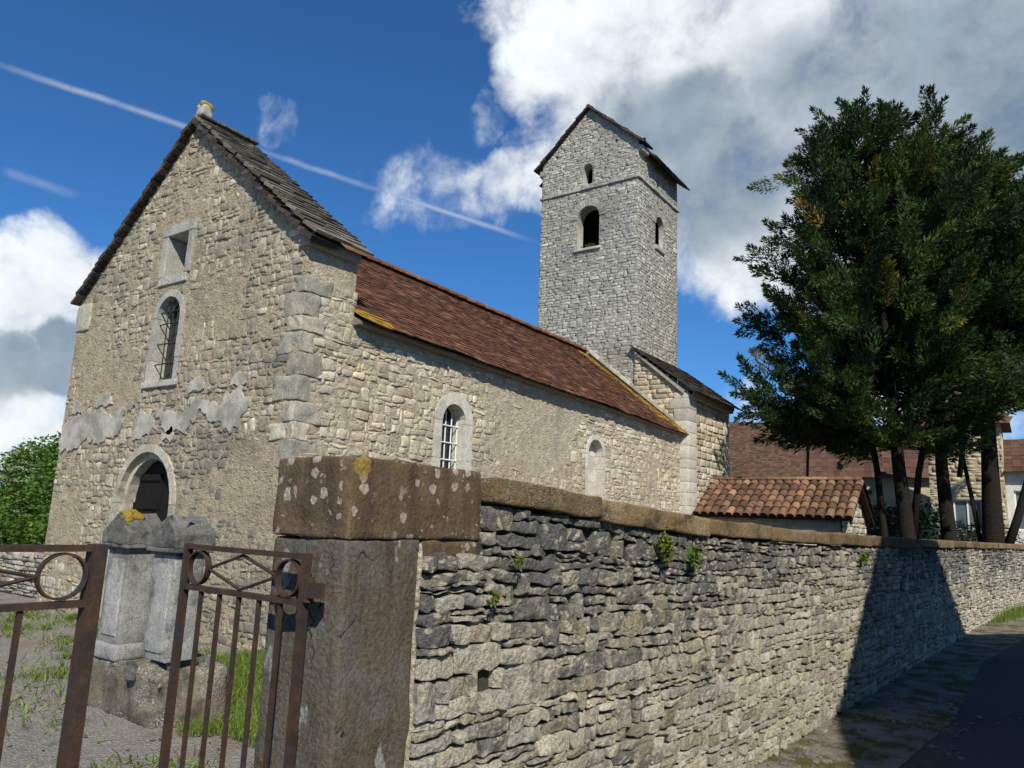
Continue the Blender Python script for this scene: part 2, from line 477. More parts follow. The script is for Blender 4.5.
M_cop = stone_mat('coping_stone', [(0, (0.15, 0.105, 0.055)), (0.5, (0.195, 0.135, 0.065)), (1, (0.24, 0.17, 0.09))], dark=(0.06, 0.045, 0.03), dark_scale=4, dark_amt=(0.5, 0.7),
                  lich=(0.40, 0.36, 0.26), lich_amt=0.03, lich_scale=22, bump=0.9, bdist=0.015)


def mat_tile():
    """small flat clay tiles; attr b = how much yellow moss"""
    m, n = mat('brown_clay_tile')
    p = n.pos(); r, g, b = n.attr()[:3]
    c = n.ramp(r, [(0, (0.065, 0.031, 0.020)), (0.5, (0.11, 0.050, 0.029)), (0.85, (0.15, 0.068, 0.038)), (1, (0.22, 0.115, 0.065))])
    c = n.mix(1.0, c, n.math('MULTIPLY_ADD', n.noise(p, 25, 4, 0.6), 1.0, 0.5), 'MULTIPLY')
    c = n.mix(n.rng(n.noise(p, 1.4, 5, 0.65), 0.5, 0.72, 0, 0.6), c, (0.07, 0.048, 0.034))
    yf = n.rng(n.math('ADD', b, n.math('MULTIPLY', n.math('SUBTRACT', n.noise(p, 4, 6, 0.75), 0.5), 1.7)), 0.42, 0.62)
    c = n.mix(yf, c, n.ramp(n.noise(p, 20, 3), [(0.3, (0.26, 0.15, 0.02)), (0.7, (0.44, 0.28, 0.03))]))
    n.out(c, 0.9, n.bump(n.noise(p, 60, 4), 0.4, 0.01), spec=0.15)
    return m


M_tile = mat_tile()


def mat_iron():
    m, n = mat('rusty_iron')
    p = n.pos()
    a = n.noise(p, 14, 6, 0.7); f = n.noise(p, 90, 4, 0.6)
    c = n.ramp(a, [(0.3, (0.026, 0.023, 0.023)), (0.46, (0.046, 0.031, 0.024)), (0.62, (0.075, 0.040, 0.023)), (0.8, (0.12, 0.055, 0.026))])
    c = n.mix(n.rng(n.noise(p, 5, 3), 0.6, 0.68, 0, 0.8), c, (0.03, 0.035, 0.05))
    c = n.mix(1.0, c, n.math('MULTIPLY_ADD', f, 0.9, 0.55), 'MULTIPLY')
    n.out(c, 0.75, n.bump(n.math('ADD', f, n.math('MULTIPLY', a, 0.6)), 0.5, 0.004), metal=0.1, spec=0.3)
    return m


M_iron = mat_iron()


def mat_pier():
    m, n = mat('pier_concrete')
    p = n.pos(); x, y, z = n.sep(p)[:3]
    a = n.noise(p, 4, 6, 0.65); f = n.noise(p, 70, 5, 0.65); s = n.noise(n.vec('MULTIPLY', p, (9, 9, 1.1)), 1.6, 5, 0.6)
    c = n.ramp(s, [(0.35, (0.070, 0.057, 0.040)), (0.5, (0.125, 0.105, 0.075)), (0.62, (0.095, 0.078, 0.056))])
    c = n.mix(n.rng(a, 0.46, 0.62, 0, 0.75), c, (0.125, 0.118, 0.102))
    c = n.mix(n.rng(n.noise(n.vec('MULTIPLY', p, (1, 1, 0.5)), 7, 4, 0.6), 0.62, 0.66, 0, 0.8), c, (0.30, 0.29, 0.27))
    c = n.mix(n.rng(n.math('ADD', z, n.math('MULTIPLY', a, 0.9)), 1.15, 0.75, 0, 0.7), c, (0.10, 0.08, 0.052))
    c = n.mix(1.0, c, n.math('MULTIPLY_ADD', f, 1.9, 0.05), 'MULTIPLY')
    wq = n.n('ShaderNodeTexNoise'); n.l(p, wq.inputs['Vector']); wq.inputs['Scale'].default_value = 5; wq.inputs['Detail'].default_value = 5
    ck = n.n('ShaderNodeTexVoronoi', feature='DISTANCE_TO_EDGE'); ck.inputs['Scale'].default_value = 2.1
    n.l(n.vec('ADD', p, n.vec('MULTIPLY', n.vec('SUBTRACT', wq.outputs['Color'], (0.5, 0.5, 0.5)), (0.35, 0.35, 0.35))), ck.inputs['Vector'])
    c = n.mix(n.math('MULTIPLY', n.rng(ck.outputs[0], 0.009, 0.003), n.rng(a, 0.50, 0.60)), c, (0.02, 0.017, 0.014))
    n.out(c, 0.95, n.bump(n.math('ADD', f, n.math('MULTIPLY', n.noise(p, 25, 5, 0.7), 0.8)), 0.7, 0.010), spec=0.1)
    return m


M_pier = mat_pier()


def mat_cap():
    m, n = mat('pier_cap_stone')
    p = n.pos()
    a = n.noise(p, 5, 6, 0.65); f = n.noise(p, 60, 5, 0.65); s = n.noise(n.vec('MULTIPLY', p, (10, 10, 1.5)), 1.5, 4, 0.6)
    c = n.ramp(s, [(0.3, (0.080, 0.056, 0.038)), (0.5, (0.115, 0.080, 0.050)), (0.68, (0.155, 0.112, 0.066))])
    c = n.mix(n.rng(a, 0.55, 0.7, 0, 0.7), c, (0.08, 0.06, 0.045))
    wob = n.n('ShaderNodeTexNoise'); n.l(p, wob.inputs['Vector']); wob.inputs['Scale'].default_value = 45
    q = n.vec('ADD', p, n.vec('MULTIPLY', n.vec('SUBTRACT', wob.outputs['Color'], (0.5, 0.5, 0.5)), (0.03, 0.03, 0.03)))
    v = n.n('ShaderNodeTexVoronoi'); n.l(q, v.inputs['Vector']); v.inputs['Scale'].default_value = 21
    vs = n.n('ShaderNodeSeparateColor'); n.l(v.outputs['Color'], vs.inputs[0])
    rad = n.math('MULTIPLY', n.rng(vs.outputs[0], 0.3, 1.0), 0.47)
    d = n.math('SUBTRACT', rad, v.outputs['Distance'])
    lf = n.math('MULTIPLY', n.rng(d, 0.0, 0.06), n.math('GREATER_THAN', vs.outputs[0], 0.42))
    lf = n.math('MULTIPLY', lf, n.rng(n.noise(p, 5.5, 2), 0.36, 0.5))
    c = n.mix(n.math('MULTIPLY', lf, n.math('MULTIPLY_ADD', f, 0.9, 0.25)), c, (0.46, 0.39, 0.33))
    v2 = n.n('ShaderNodeTexVoronoi'); n.l(q, v2.inputs['Vector']); v2.inputs['Scale'].default_value = 47
    v2s = n.n('ShaderNodeSeparateColor'); n.l(v2.outputs['Color'], v2s.inputs[0])
    l2 = n.math('MULTIPLY', n.rng(n.math('SUBTRACT', n.math('MULTIPLY', v2s.outputs[0], 0.42), v2.outputs['Distance']), 0.0, 0.08), n.math('GREATER_THAN', v2s.outputs[1], 0.6))
    l2 = n.math('MULTIPLY', l2, n.rng(n.noise(p, 4.5, 3), 0.46, 0.6))
    c = n.mix(n.math('MULTIPLY', l2, 0.7), c, (0.40, 0.36, 0.27))
    # one big yellow lichen rosette at the upper edge
    r = n.n('ShaderNodeVectorMath', operation='DISTANCE'); n.l(q, r.inputs[0]); r.inputs[1].default_value = (-1.92, 1.835, 1.768)
    c = n.mix(n.rng(r.outputs['Value'], 0.046, 0.034, 0, 0.85), c, n.ramp(f, [(0.3, (0.25, 0.17, 0.03)), (0.7, (0.34, 0.24, 0.06))]))
    c = n.mix(1.0, c, n.math('MULTIPLY_ADD', f, 1.0, 0.5), 'MULTIPLY')
    n.out(c, 0.95, n.bump(n.math('ADD', f, n.math('MULTIPLY', n.noise(p, 22, 5, 0.7), 0.7)), 0.8, 0.010), spec=0.1)
    return m


M_cap = mat_cap()


def simple(name, col, rough=0.8, noise=20, amt=0.6, bump=0.3, spec=0.2, metal=0.0, bd=0.01):
    m, n = mat(name)
    p = n.pos(); f = n.noise(p, noise, 5, 0.6)
    c = n.mix(1.0, col, n.math('MULTIPLY_ADD', f, amt*2, 1-amt), 'MULTIPLY')
    n.out(c, rough, n.bump(f, bump, bd), spec=spec, metal=metal)
    return m


M_wood = simple('dark_wood', (0.012, 0.010, 0.009), 0.7, 30)
M_bark = simple('bark', (0.022, 0.018, 0.014), 0.95, 18, 0.8, 0.9, 0.1, bd=0.03)
M_beam = simple('weathered_beam', (0.20, 0.18, 0.15), 0.85, 20)
M_glass = simple('dark_glass', (0.012, 0.014, 0.016), 0.12, 3, 0.5, 0.02, 0.6)
M_paleglass = simple('pale_glass', (0.10, 0.13, 0.14), 0.1, 3, 0.5, 0.02, 0.7)
M_lead = simple('grey_iron', (0.045, 0.045, 0.048), 0.6, 30)
M_whitep = simple('white_paint', (0.74, 0.74, 0.72), 0.5, 15, 0.15, 0.1)
M_inside = simple('dark_inside', (0.03, 0.028, 0.026), 0.95, 6)  # near-black tone paints the shade inside openings
M_shade = simple('mortar_shadowed', (0.30, 0.26, 0.19), 0.95, 25, 0.6, 0.6)


def mortar_mat(name, c0, c1, c2, big=1.0, bump=0.9, sc=38, cell=11):
    m, n = mat(name)
    p = n.pos()
    a = n.noise(p, big, 6, 0.65); b = n.noise(p, sc, 6, 0.7); d = n.noise(p, 7, 5, 0.6)
    c = n.ramp(a, [(0.35, c0), (0.52, c1), (0.66, c2)])
    wb = n.n('ShaderNodeTexNoise'); n.l(p, wb.inputs['Vector']); wb.inputs['Scale'].default_value = 8; wb.inputs['Detail'].default_value = 4
    q = n.vec('ADD', p, n.vec('MULTIPLY', n.vec('SUBTRACT', wb.outputs['Color'], (0.5, 0.5, 0.5)), (0.16, 0.16, 0.09)))
    q = n.vec('MULTIPLY', q, (1, 1, 2.0))
    v = n.n('ShaderNodeTexVoronoi'); n.l(q, v.inputs['Vector']); v.inputs['Scale'].default_value = cell
    vc = n.n('ShaderNodeSeparateColor'); n.l(v.outputs['Color'], vc.inputs[0])
    ve = n.n('ShaderNodeTexVoronoi', feature='DISTANCE_TO_EDGE'); n.l(q, ve.inputs['Vector']); ve.inputs['Scale'].default_value = cell
    st = n.math('MULTIPLY', n.rng(ve.outputs[0], 0.0, 0.3), n.rng(n.math('ADD', vc.outputs[1], n.math('MULTIPLY', n.math('SUBTRACT', a, 0.5), 1.6)), 0.3, 0.75))
    c = n.mix(n.math('MULTIPLY', st, 0.6), c, n.ramp(vc.outputs[0], [(0, tuple(x*0.72 for x in c0)), (0.5, tuple(x*1.05 for x in c2)), (1, tuple(min(1, x*1.3) for x in c1))]))
    c = n.mix(1.0, c, n.math('MULTIPLY_ADD', b, 1.5, 0.25), 'MULTIPLY')
    c = n.mix(1.0, c, n.math('MULTIPLY_ADD', d, 1.0, 0.5), 'MULTIPLY')
    h = n.math('ADD', n.math('ADD', n.math('MULTIPLY', b, 0.8), n.math('MULTIPLY', n.noise(p, 14, 6, 0.7), 0.9)), n.math('MULTIPLY', st, 0.22))
    n.out(c, 0.95, n.bump(h, bump, 0.05), spec=0.05)
    return m


M_mor_n = mortar_mat('nave_mortar', (0.50, 0.42, 0.29), (0.56, 0.49, 0.36), (0.43, 0.38, 0.29))
M_mor_f = mortar_mat('gable_mortar', (0.44, 0.365, 0.24), (0.47, 0.395, 0.27), (0.28, 0.245, 0.18), 0.7)
M_mor_t = mortar_mat('tower_mortar', (0.37, 0.355, 0.30), (0.33, 0.315, 0.27), (0.39, 0.37, 0.31))


def mat_ground():
    m, n = mat('churchyard_gravel')
    p = n.pos()
    a = n.noise(p, 0.9, 6, 0.65); g = n.noise(p, 45, 6, 0.75); v = n.voro(p, 55)
    c = n.ramp(a, [(0.35, (0.24, 0.22, 0.19)), (0.5, (0.29, 0.265, 0.23)), (0.66, (0.25, 0.195, 0.135))])
    c = n.mix(1.0, c, n.math('MULTIPLY_ADD', g, 1.5, 0.25), 'MULTIPLY')
    c = n.mix(1.0, c, n.math('MULTIPLY_ADD', v, 0.8, 0.65), 'MULTIPLY')
    c = n.mix(n.rng(n.math('ADD', n.noise(p, 2.2, 6, 0.7), n.math('MULTIPLY', n.math('SUBTRACT', g, .5), .4)), 0.56, 0.66, 0, 0.7), c, (0.075, 0.095, 0.035))
    n.out(c, 0.95, n.bump(n.math('ADD', g, v), 0.9, 0.02), spec=0.1)
    return m


def mat_road():
    m, n = mat('asphalt')
    p = n.pos(); x = n.sep(p)[0]
    g = n.noise(p, 120, 4, 0.7); a = n.noise(p, 0.7, 6, 0.6); v = n.voro(p, 90)
    c = n.ramp(a, [(0.3, (0.060, 0.058, 0.056)), (0.7, (0.095, 0.09, 0.084))])
    c = n.mix(1.0, c, n.math('MULTIPLY_ADD', g, 1.1, 0.45), 'MULTIPLY')
    n.out(c, 0.9, n.bump(n.math('ADD', g, v), 0.6, 0.008), spec=0.2)
    return m


def mat_verge():
    m, n = mat('mossy_verge')
    p = n.pos()
    a = n.noise(p, 3.0, 6, 0.7); g = n.noise(p, 60, 5, 0.7)
    c = n.ramp(a, [(0.42, (0.30, 0.275, 0.24)), (0.51, (0.22, 0.195, 0.145)), (0.57, (0.125, 0.115, 0.035)), (0.7, (0.155, 0.14, 0.045))])
    c = n.mix(1.0, c, n.math('MULTIPLY_ADD', g, 1.4, 0.3), 'MULTIPLY')
    n.out(c, 0.95, n.bump(n.math('ADD', g, a), 1.0, 0.03), spec=0.1)
    return m


M_ground, M_road, M_verge = mat_ground(), mat_road(), mat_verge()


def leaf_mat(name, stops, trans=0.25, rough=0.6):
    m, n = mat(name)
    r, g, b = n.attr()[:3]
    c = n.ramp(r, stops)
    c = n.mix(1.0, c, n.math('MULTIPLY_ADD', g, 0.9, 0.55), 'MULTIPLY')
    n.out(c, rough, None, spec=0.2, trans=trans)
    return m


M_conif = leaf_mat('conifer_leaf', [(0, (0.020, 0.042, 0.012)), (0.5, (0.040, 0.076, 0.017)), (0.85, (0.080, 0.110, 0.022)), (0.9, (0.13, 0.115, 0.02)), (1, (0.21, 0.145, 0.03))], 0.2)
M_elder = leaf_mat('elder_leaf', [(0, (0.06, 0.12, 0.016)), (0.6, (0.11, 0.20, 0.03)), (1, (0.20, 0.28, 0.06))], 0.3)
M_flower = leaf_mat('elder_flower', [(0, (0.55, 0.55, 0.42)), (1, (0.7, 0.7, 0.58))], 0.2)
M_grass = leaf_mat('grass_blade', [(0, (0.09, 0.16, 0.02)), (0.6, (0.15, 0.24, 0.035)), (1, (0.27, 0.29, 0.08))], 0.3)
M_straw = leaf_mat('dry_grass', [(0, (0.16, 0.15, 0.04)), (0.5, (0.30, 0.26, 0.10)), (1, (0.45, 0.40, 0.2))], 0.2)
M_fern = leaf_mat('wall_plant', [(0, (0.07, 0.12, 0.02)), (1, (0.18, 0.18, 0.03))], 0.25)

# ------------------------------------------------------------------ helpers: masonry
def rows(v0, v1, h0, h1, rs):
    v = [v0]
    while v[-1] < v1:
        v.append(v[-1]+rs.uniform(h0, h1))
    v = np.array(v)
    return v0 + (v-v0)*(v1-v0)/(v[-1]-v0)


def stones(mb, M, vb, umin, umax, l0, l1, holes=(), seed=1, nu=6, nv=4, prot=(0.0, 0.03), gap=(0.004, 0.012), back=0.06, wob=0.012,
           rr=0.02, mi=0, tone=None, jit=0.006, drop=None, sink=None, rough=0.006, top=None, corner=0.35, facet=0.0, micro=0.0, tall=0.12):
    """individual stones in courses on a wall surface M(u, v, d) -> xyz. vb = course levels (or fractions when top(u) is given)."""
    rs = np.random.default_rng(seed)
    S = []
    for k in range(len(vb)-1):
        vc = (vb[k]+vb[k+1])/2
        a, b = umin(vc), umax(vc)
        u = a - rs.uniform(0, l1*0.3)
        hgt = vb[k+1]-vb[k]
        while u < b:
            L = rs.uniform(l0, l1) if rs.random() < 0.8 else rs.uniform(l0*0.6, l0)
            S.append([max(u, a), min(u+L, b), k, 0.0, 1.0]); u += L
    out = []; blocked = {}
    for u0, u1, k, f0, f1 in S:
        if u1-u0 < 0.035:
            continue
        vc = (vb[k]+vb[k+1])/2; ok = True
        spans = [q for q in (h(vc) for h in holes) if q is not None]+blocked.get(k, [])
        for ha, hb in spans:
            if u0 >= ha and u1 <= hb:
                ok = False; break
            if u0 < ha < u1 and u1 <= hb:
                u1 = ha
            elif u0 < hb < u1 and u0 >= ha:
                u0 = hb
            elif u0 < ha and u1 > hb:
                if ha-u0 > u1-hb: u1 = ha
                else: u0 = hb
        if not ok or u1-u0 < 0.03 or (drop and drop((u0+u1)/2, vc)):
            continue
        q = rs.random()
        if tall and q < tall and k < len(vb)-2 and u1-u0 < 0.3:
            v2 = (vb[k+1]+vb[k+2])/2
            if u0 >= umin(v2) and u1 <= umax(v2) and all(h(v2) is None or u1 <= h(v2)[0] or u0 >= h(v2)[1] for h in holes) and not (drop and drop((u0+u1)/2, v2)):
                blocked.setdefault(k+1, []).append((u0, u1))
                out.append([u0, u1, k, 0, 1, 2]); continue
        if q > 0.92 and u1-u0 > 0.12:   # two thin stones in the course
            s_ = rs.uniform(0.35, 0.65)
            out.append([u0, u1, k, 0, s_, 1]); out.append([u0, u1, k, s_, 1, 1])
        else:
            out.append([u0, u1, k, f0, f1, 1])
    A = np.array(out); N = len(A)
    k = A[:, 2].astype(int)
    g = rs.uniform(gap[0], gap[1], (N, 4))
    a_ = np.linspace(0, 1, nu); b_ = np.linspace(0, 1, nv)
    # warp params toward edges
    a_ = 0.5-0.5*np.cos(np.pi*a_)*1.0 if nu > 3 else a_
    b_ = 0.5-0.5*np.cos(np.pi*b_)*1.0 if nv > 3 else b_
    ia = np.concatenate([[0], np.arange(nu), [nu-1]]); ib = np.concatenate([[0], np.arange(nv), [nv-1]])
    ea = a_[ia]; eb = b_[ib]
    nU, nV = len(ea), len(eb)
    sk = rs.uniform(-1, 1, (N, 2))*0.02     # slanted ends
    U0 = A[:, 0]+g[:, 0]*1.3; U1 = A[:, 1]-g[:, 1]*1.3
    uu = U0[:, None, None]+(U1-U0)[:, None, None]*ea[None, :, None]*np.ones((1, 1, nV))
    uu = uu + (sk[:, 0][:, None, None]*(1-ea)[None, :, None]+sk[:, 1][:, None, None]*ea[None, :, None])*(eb[None, None, :]-0.5)
    def B(kk, u):
        ph = kk[:, None, None]*1.7
        base = vb[kk][:, None, None]
        ww = wob*(np.sin(u*1.7+ph)+0.6*np.sin(u*4.1+ph*2.1)+0.3*np.sin(u*9.0+ph*3.3))
        edge = ((kk > 0) & (kk < len(vb)-1))[:, None, None]
        return base + ww*edge
    lo = B(k, uu); hi = B(k+A[:, 5].astype(int), uu)
    v0 = lo+(hi-lo)*A[:, 3][:, None, None]+g[:, 2][:, None, None]; v1 = lo+(hi-lo)*A[:, 4][:, None, None]-g[:, 3][:, None, None]
    cu = np.abs(2*ea-1)[None, :, None]; cv = np.abs(2*eb-1)[None, None, :]
    ebj = eb[None, None, :]*np.ones((N, nU, 1))
    # round the corners in plan
    rc = rs.uniform(0.0, corner, (N, 1, 1))
    pull = (cu**6)*(cv**6)*rc
    vv = v0+(v1-v0)*ebj
    vm = (v0+v1)/2; um = ((U0+U1)/2)[:, None, None]
    vv = vv+(vm-vv)*pull*0.5; uu = uu+np.clip(um-uu, -0.03, 0.03)*pull
    # jitter
    seedv = rs.uniform(0, 50, (N, 1, 1))
    P = np.stack([uu*1.0+seedv, vv*1.0, np.zeros_like(uu)+seedv*1.3], -1)
    vv = vv + vnoise(P, 17, seed, 2)*jit; uu = uu + vnoise(P, 17, seed+3, 2)*jit
    pr = rs.uniform(prot[0], prot[1], N)
    if sink is not None:
        pr = pr-sink((A[:, 0]+A[:, 1])/2, (vb[k]+vb[k+1])/2)
    tilt = rs.uniform(-1, 1, (N, 2))*np.array((0.012, 0.006))
    d = pr[:, None, None]*np.ones_like(uu) + vnoise(P, 9, seed+7, 3)*rough + tilt[:, 0][:, None, None]*(2*ea[None, :, None]-1)+tilt[:, 1][:, None, None]*(2*eb[None, None, :]-1)
    if facet:
        xe = ea[None, :, None]-0.5; ye = eb[None, None, :]-0.5
        for q in range(5):
            sl_ = rs.normal(0, 1, (N, 2, 1, 1))*facet*np.array((1.0, 0.4))[None, :, None, None]
            d = np.minimum(d, pr[:, None, None]+rs.uniform(0.0, 0.5, (N, 1, 1))*facet+sl_[:, 0]*xe+sl_[:, 1]*ye+vnoise(P, 22, seed+20+q, 1)*rough*0.4)
    if micro:
        d = d + (vnoise(P, 55, seed+31, 2)+0.5*np.abs(vnoise(P, 30, seed+33, 1)))*micro
    rim = np.maximum(cu**8, cv**8)
    d = d - rim*rs.uniform(0.4, 1.0, (N, 1, 1))*rr
    ring = np.zeros((nU, nV), bool); ring[0] = ring[-1] = True; ring[:, 0] = ring[:, -1] = True
    d = np.where(ring[None], -back, d)
    if top is not None:
        vv = vv*top(uu)
    V = M(uu, vv, d)
    f = grid_faces(nU, nV)
    Fc = (f[None]+(np.arange(N)*nU*nV)[:, None, None]).reshape(-1, 4)
    col = rs.random((N, 3))
    if tone is not None:
        col[:, 2] = tone((A[:, 0]+A[:, 1])/2, (vb[k]+vb[k+1])/2, rs)
    mb.add(V.reshape(-1, 3), Fc, np.repeat(col, nU*nV, 0), mi)
    return N


def in_poly(p, poly):
    x, y = p; c = False; n = len(poly); j = n-1
    for i in range(n):
        xi, yi = poly[i]; xj, yj = poly[j]
        if (yi > y) != (yj > y) and x < (xj-xi)*(y-yi)/(yj-yi)+xi:
            c = not c
        j = i
    return c


def wall_face(mb, M, outline, holes=(), mi=0, d=0.0, reveal=0.4, rmi=None, step=None):
    """flat wall face with openings, and the reveals of the openings"""
    pts = []; edges = []
    def loop(L):
        s = len(pts); pts.extend([Vector(q) for q in L]); n = len(L)
        edges.extend([(s+i, s+(i+1) % n) for i in range(n)])
    loop(outline)
    for h in holes:
        loop(h)
    v, e, f, *_ = delaunay_2d_cdt(pts, edges, [], 0, 1e-5)
    keep = []
    for t in f:
        c = (sum(v[i].x for i in t)/len(t), sum(v[i].y for i in t)/len(t))
        if in_poly(c, outline) and not any(in_poly(c, h) for h in holes):
            keep.append(t)
    uv = np.array([(q.x, q.y) for q in v])
    V = M(uv[:, 0], uv[:, 1], np.full(len(uv), d))
    tr = np.array([t for t in keep if len(t) == 3])
    # orientation
    a, b, c = V[tr[0]]
    nrm = np.cross(b-a, c-a)
    out = M(uv[:1, 0], uv[:1, 1], np.array([1.0]))[0]-M(uv[:1, 0], uv[:1, 1], np.array([0.0]))[0]
    mb.add(V, [tr if nrm@out > 0 else tr[:, ::-1]], (0.5, 0.5, 0.5), mi)
    for h in holes:
        H = np.array(h); n = len(H)
        vf = M(H[:, 0], H[:, 1], np.full(n, d)); vbk = M(H[:, 0], H[:, 1], np.full(n, d-reveal))
        i = np.arange(n)
        mb.add(np.concatenate([vf, vbk]), [np.stack([i, (i+1) % n, (i+1) % n+n, i+n], 1)], (0.5, 0.5, 0.5), mi if rmi is None else rmi)


def arch(cx, wd, z0, zs, n=12, rise=None):
    """opening outline, up the left side, round, down the right side"""
    r = wd/2; rise = r if rise is None else rise
    p = [(cx-r, z0), (cx-r, zs)]
    for i in range(1, n):
        a = math.pi-math.pi*i/n
        p.append((cx+r*math.cos(a), zs+rise*math.sin(a)))
    p += [(cx+r, zs), (cx+r, z0)]
    return p


def rect(cx, wd, z0, z1):
    return [(cx-wd/2, z0), (cx-wd/2, z1), (cx+wd/2, z1), (cx+wd/2, z0)]


def hole_fn(cx, wd, z0, zs, rise=None, pad=0.0):
    r = wd/2; rise = r if rise is None else rise
    def f(v):
        if v < z0-pad or v > zs+rise+pad:
            return None
        h = r+pad
        if v > zs:
            h = (r+pad)*math.sqrt(max(0.0, 1-((v-zs)/(rise+pad))**2))
        return (cx-h, cx+h)
    return f


def surround(mb, M, inner, outer, proud=0.015, depth=0.3, joints=None, mi=0, gap=0.004, seed=0):
    """dressed stones between two outlines with the same number of points"""
    rs = np.random.default_rng(seed)
    inner = np.array(inner); outer = np.array(outer); n = len(inner)
    joints = joints or list(range(n))
    for a, b in zip(joints[:-1], joints[1:]):
        idx = np.arange(a, b+1)
        I = inner[idx].copy(); O = outer[idx].copy()
        for Q in (I, O):
            e = Q[1]-Q[0]; Q[0] += e/np.linalg.norm(e)*gap; e = Q[-2]-Q[-1]; Q[-1] += e/np.linalg.norm(e)*gap
        pr = proud+rs.uniform(-0.004, 0.004); k = len(idx)
        col = rs.random(3)
        L = []
        for Q, dd in ((I, pr), (O, pr), (I, -depth), (O, -depth)):
            L.append(M(Q[:, 0], Q[:, 1], np.full(k, dd)))
        # soften front arrises: inner front ring set back a little
        V = np.concatenate(L)
        i = np.arange(k-1)
        fs = [np.stack([i, i+1, i+1+k, i+k], 1), np.stack([i+2*k, i+1+2*k, i+1, i], 1), np.stack([i+k, i+1+k, i+1+3*k, i+3*k], 1)]
        fs += [np.array([[0, k, 3*k, 2*k]]), np.array([[k-1, 2*k-1, 4*k-1, 3*k-1]])[:, ::-1]]
        mb.add(V, fs, col, mi)


def split_arch(inner_pts, nj, na):
    """more points on the jambs so they split into nj blocks; returns outline"""
    p = inner_pts
    a, b = p[0], p[1]
    left = [(a[0]+(b[0]-a[0])*i/nj, a[1]+(b[1]-a[1])*i/nj) for i in range(nj)]
    c, d = p[-2], p[-1]
    right = [(c[0]+(d[0]-c[0])*i/nj, c[1]+(d[1]-c[1])*i/nj) for i in range(1, nj+1)]
    return left+p[1:-1]+right


def plane_map(o, U, V, N):
    o, U, V, N = [np.array(q, float) for q in (o, U, V, N)]
    def M(u, v, d):
        u, v, d = np.broadcast_arrays(np.asarray(u, float), np.asarray(v, float), np.asarray(d, float))
        return o+u[..., None]*U+v[..., None]*V+d[..., None]*N
    return M


def slabs(mb, e0, e1, r0, r1, expo, w0, w1, th, over=0.06, seed=0, jit=0.012, colb=0.5, lift=0.02, tail=1.6, verge=0.0, tone=None, mi=0, warp=0.0):
    """roof covering: e0-e1 the eave line, r0-r1 the ridge line; slabs laid in rows from the eave up"""
    rs = np.random.default_rng(seed)
    e0, e1, r0, r1 = [np.array(q, float) for q in (e0, e1, r0, r1)]
    sl = np.linalg.norm(r0-e0); n = max(2, int(sl/expo))
    up = (r0-e0)/sl; al = (e1-e0)/np.linalg.norm(e1-e0)
    nrm = np.cross(al, up); nrm /= np.linalg.norm(nrm)
    if nrm[2] < 0: nrm = -nrm
    P = []; C = []
    for k in range(n):
        t = k/n
        a = e0+(r0-e0)*t; b = e1+(r1-e1)*t; L = np.linalg.norm(b-a); dr = (b-a)/L
        u = -verge*rs.uniform(0.4, 1.2)
        end = L+verge*rs.uniform(0.4, 1.2)
        while u < end-0.02:
            wd = min(rs.uniform(w0, w1), end-u)
            if end-u-wd < w0*0.5: wd = end-u
            p = a+dr*u; q = a+dr*(u+wd-0.004)
            s0 = -rs.uniform(0, jit)*up; s1 = -rs.uniform(0, jit)*up
            s0 = s0-(up*over if k == 0 else 0); s1 = s1-(up*over if k == 0 else 0)
            hgt = expo*tail; lf = lift+rs.uniform(0, 0.006); t_ = th*rs.uniform(0.75, 1.3)
            lo = [p+s0+nrm*lf, q+s1+nrm*(lf+rs.uniform(-.004, .004)), q+up*hgt+nrm*0.002, p+up*hgt+nrm*0.002]
            P.append(lo+[x+nrm*t_ for x in lo])
            c = rs.random(3)
            c[2] = tone(u/L, t, rs) if tone else colb
            C.append(c); u += wd
    P = np.array([[np.asarray(x, float) for x in q] for q in P])
    if warp:
        P[..., 2] += warp*vnoise(P, 0.55, 3, 2)+warp*0.5*vnoise(P, 2.2, 5, 1)
    hexas(mb, P, np.array(C), mi)

# ------------------------------------------------------------------ the ground
def sheet(name, poly, z, m, kind='structure', label=None, cat=None, sub=0):
    mb = MB()
    mb.poly([(x, y, z) for x, y in poly])
    o = mb.build(name, m)
    setp(o, label, cat, None, kind)
    return o


def xw(y):
    y = np.asarray(y, float)
    return -1.92+0.065*(y-1.79)+0.0075*np.maximum(y-16, 0)**2


sheet('ground', [(-600, -600), (600, -600), (600, 900), (-600, 900)], -0.012, M_ground, label='pale gravel and earth of the churchyard', cat='ground')
ys = np.concatenate([np.linspace(-40, 16, 15), np.linspace(17, 45, 15)])
sheet('road', [(float(xw(y))+0.62+0.12*math.sin(y*0.9)+0.06*math.sin(y*2.3), y) for y in ys]+[(float(xw(y))+5.2, y) for y in ys[::-1]], -0.004, M_road, label='narrow asphalt lane beside the churchyard wall', cat='road')
sheet('verge', [(float(xw(y))-0.15, y) for y in ys[4:]]+[(float(xw(y))+0.72+0.12*math.sin(y*0.9)+0.05*math.sin(y*3.1), y) for y in ys[4:][::-1]], 0.0, M_verge, label='mossy strip of earth at the wall foot', cat='verge')

# ------------------------------------------------------------------ the church
XL, XR, YF = -12.88, -7.12, 5.64
XC, ZR, ZN = -9.95, 6.28, 4.09        # nave ridge
ZG = 7.36                              # ridge of the front gable
YB = 6.45                              # back of the gable block
YT = 17.58                             # west face of the tower
TX0, TX1, TY1 = -11.54, -8.36, 20.35
church = empty('stone_church', (XC, 11.5, 0), 'old rubble stone church with steep front gable, brown tiled nave and square bell tower', 'church')

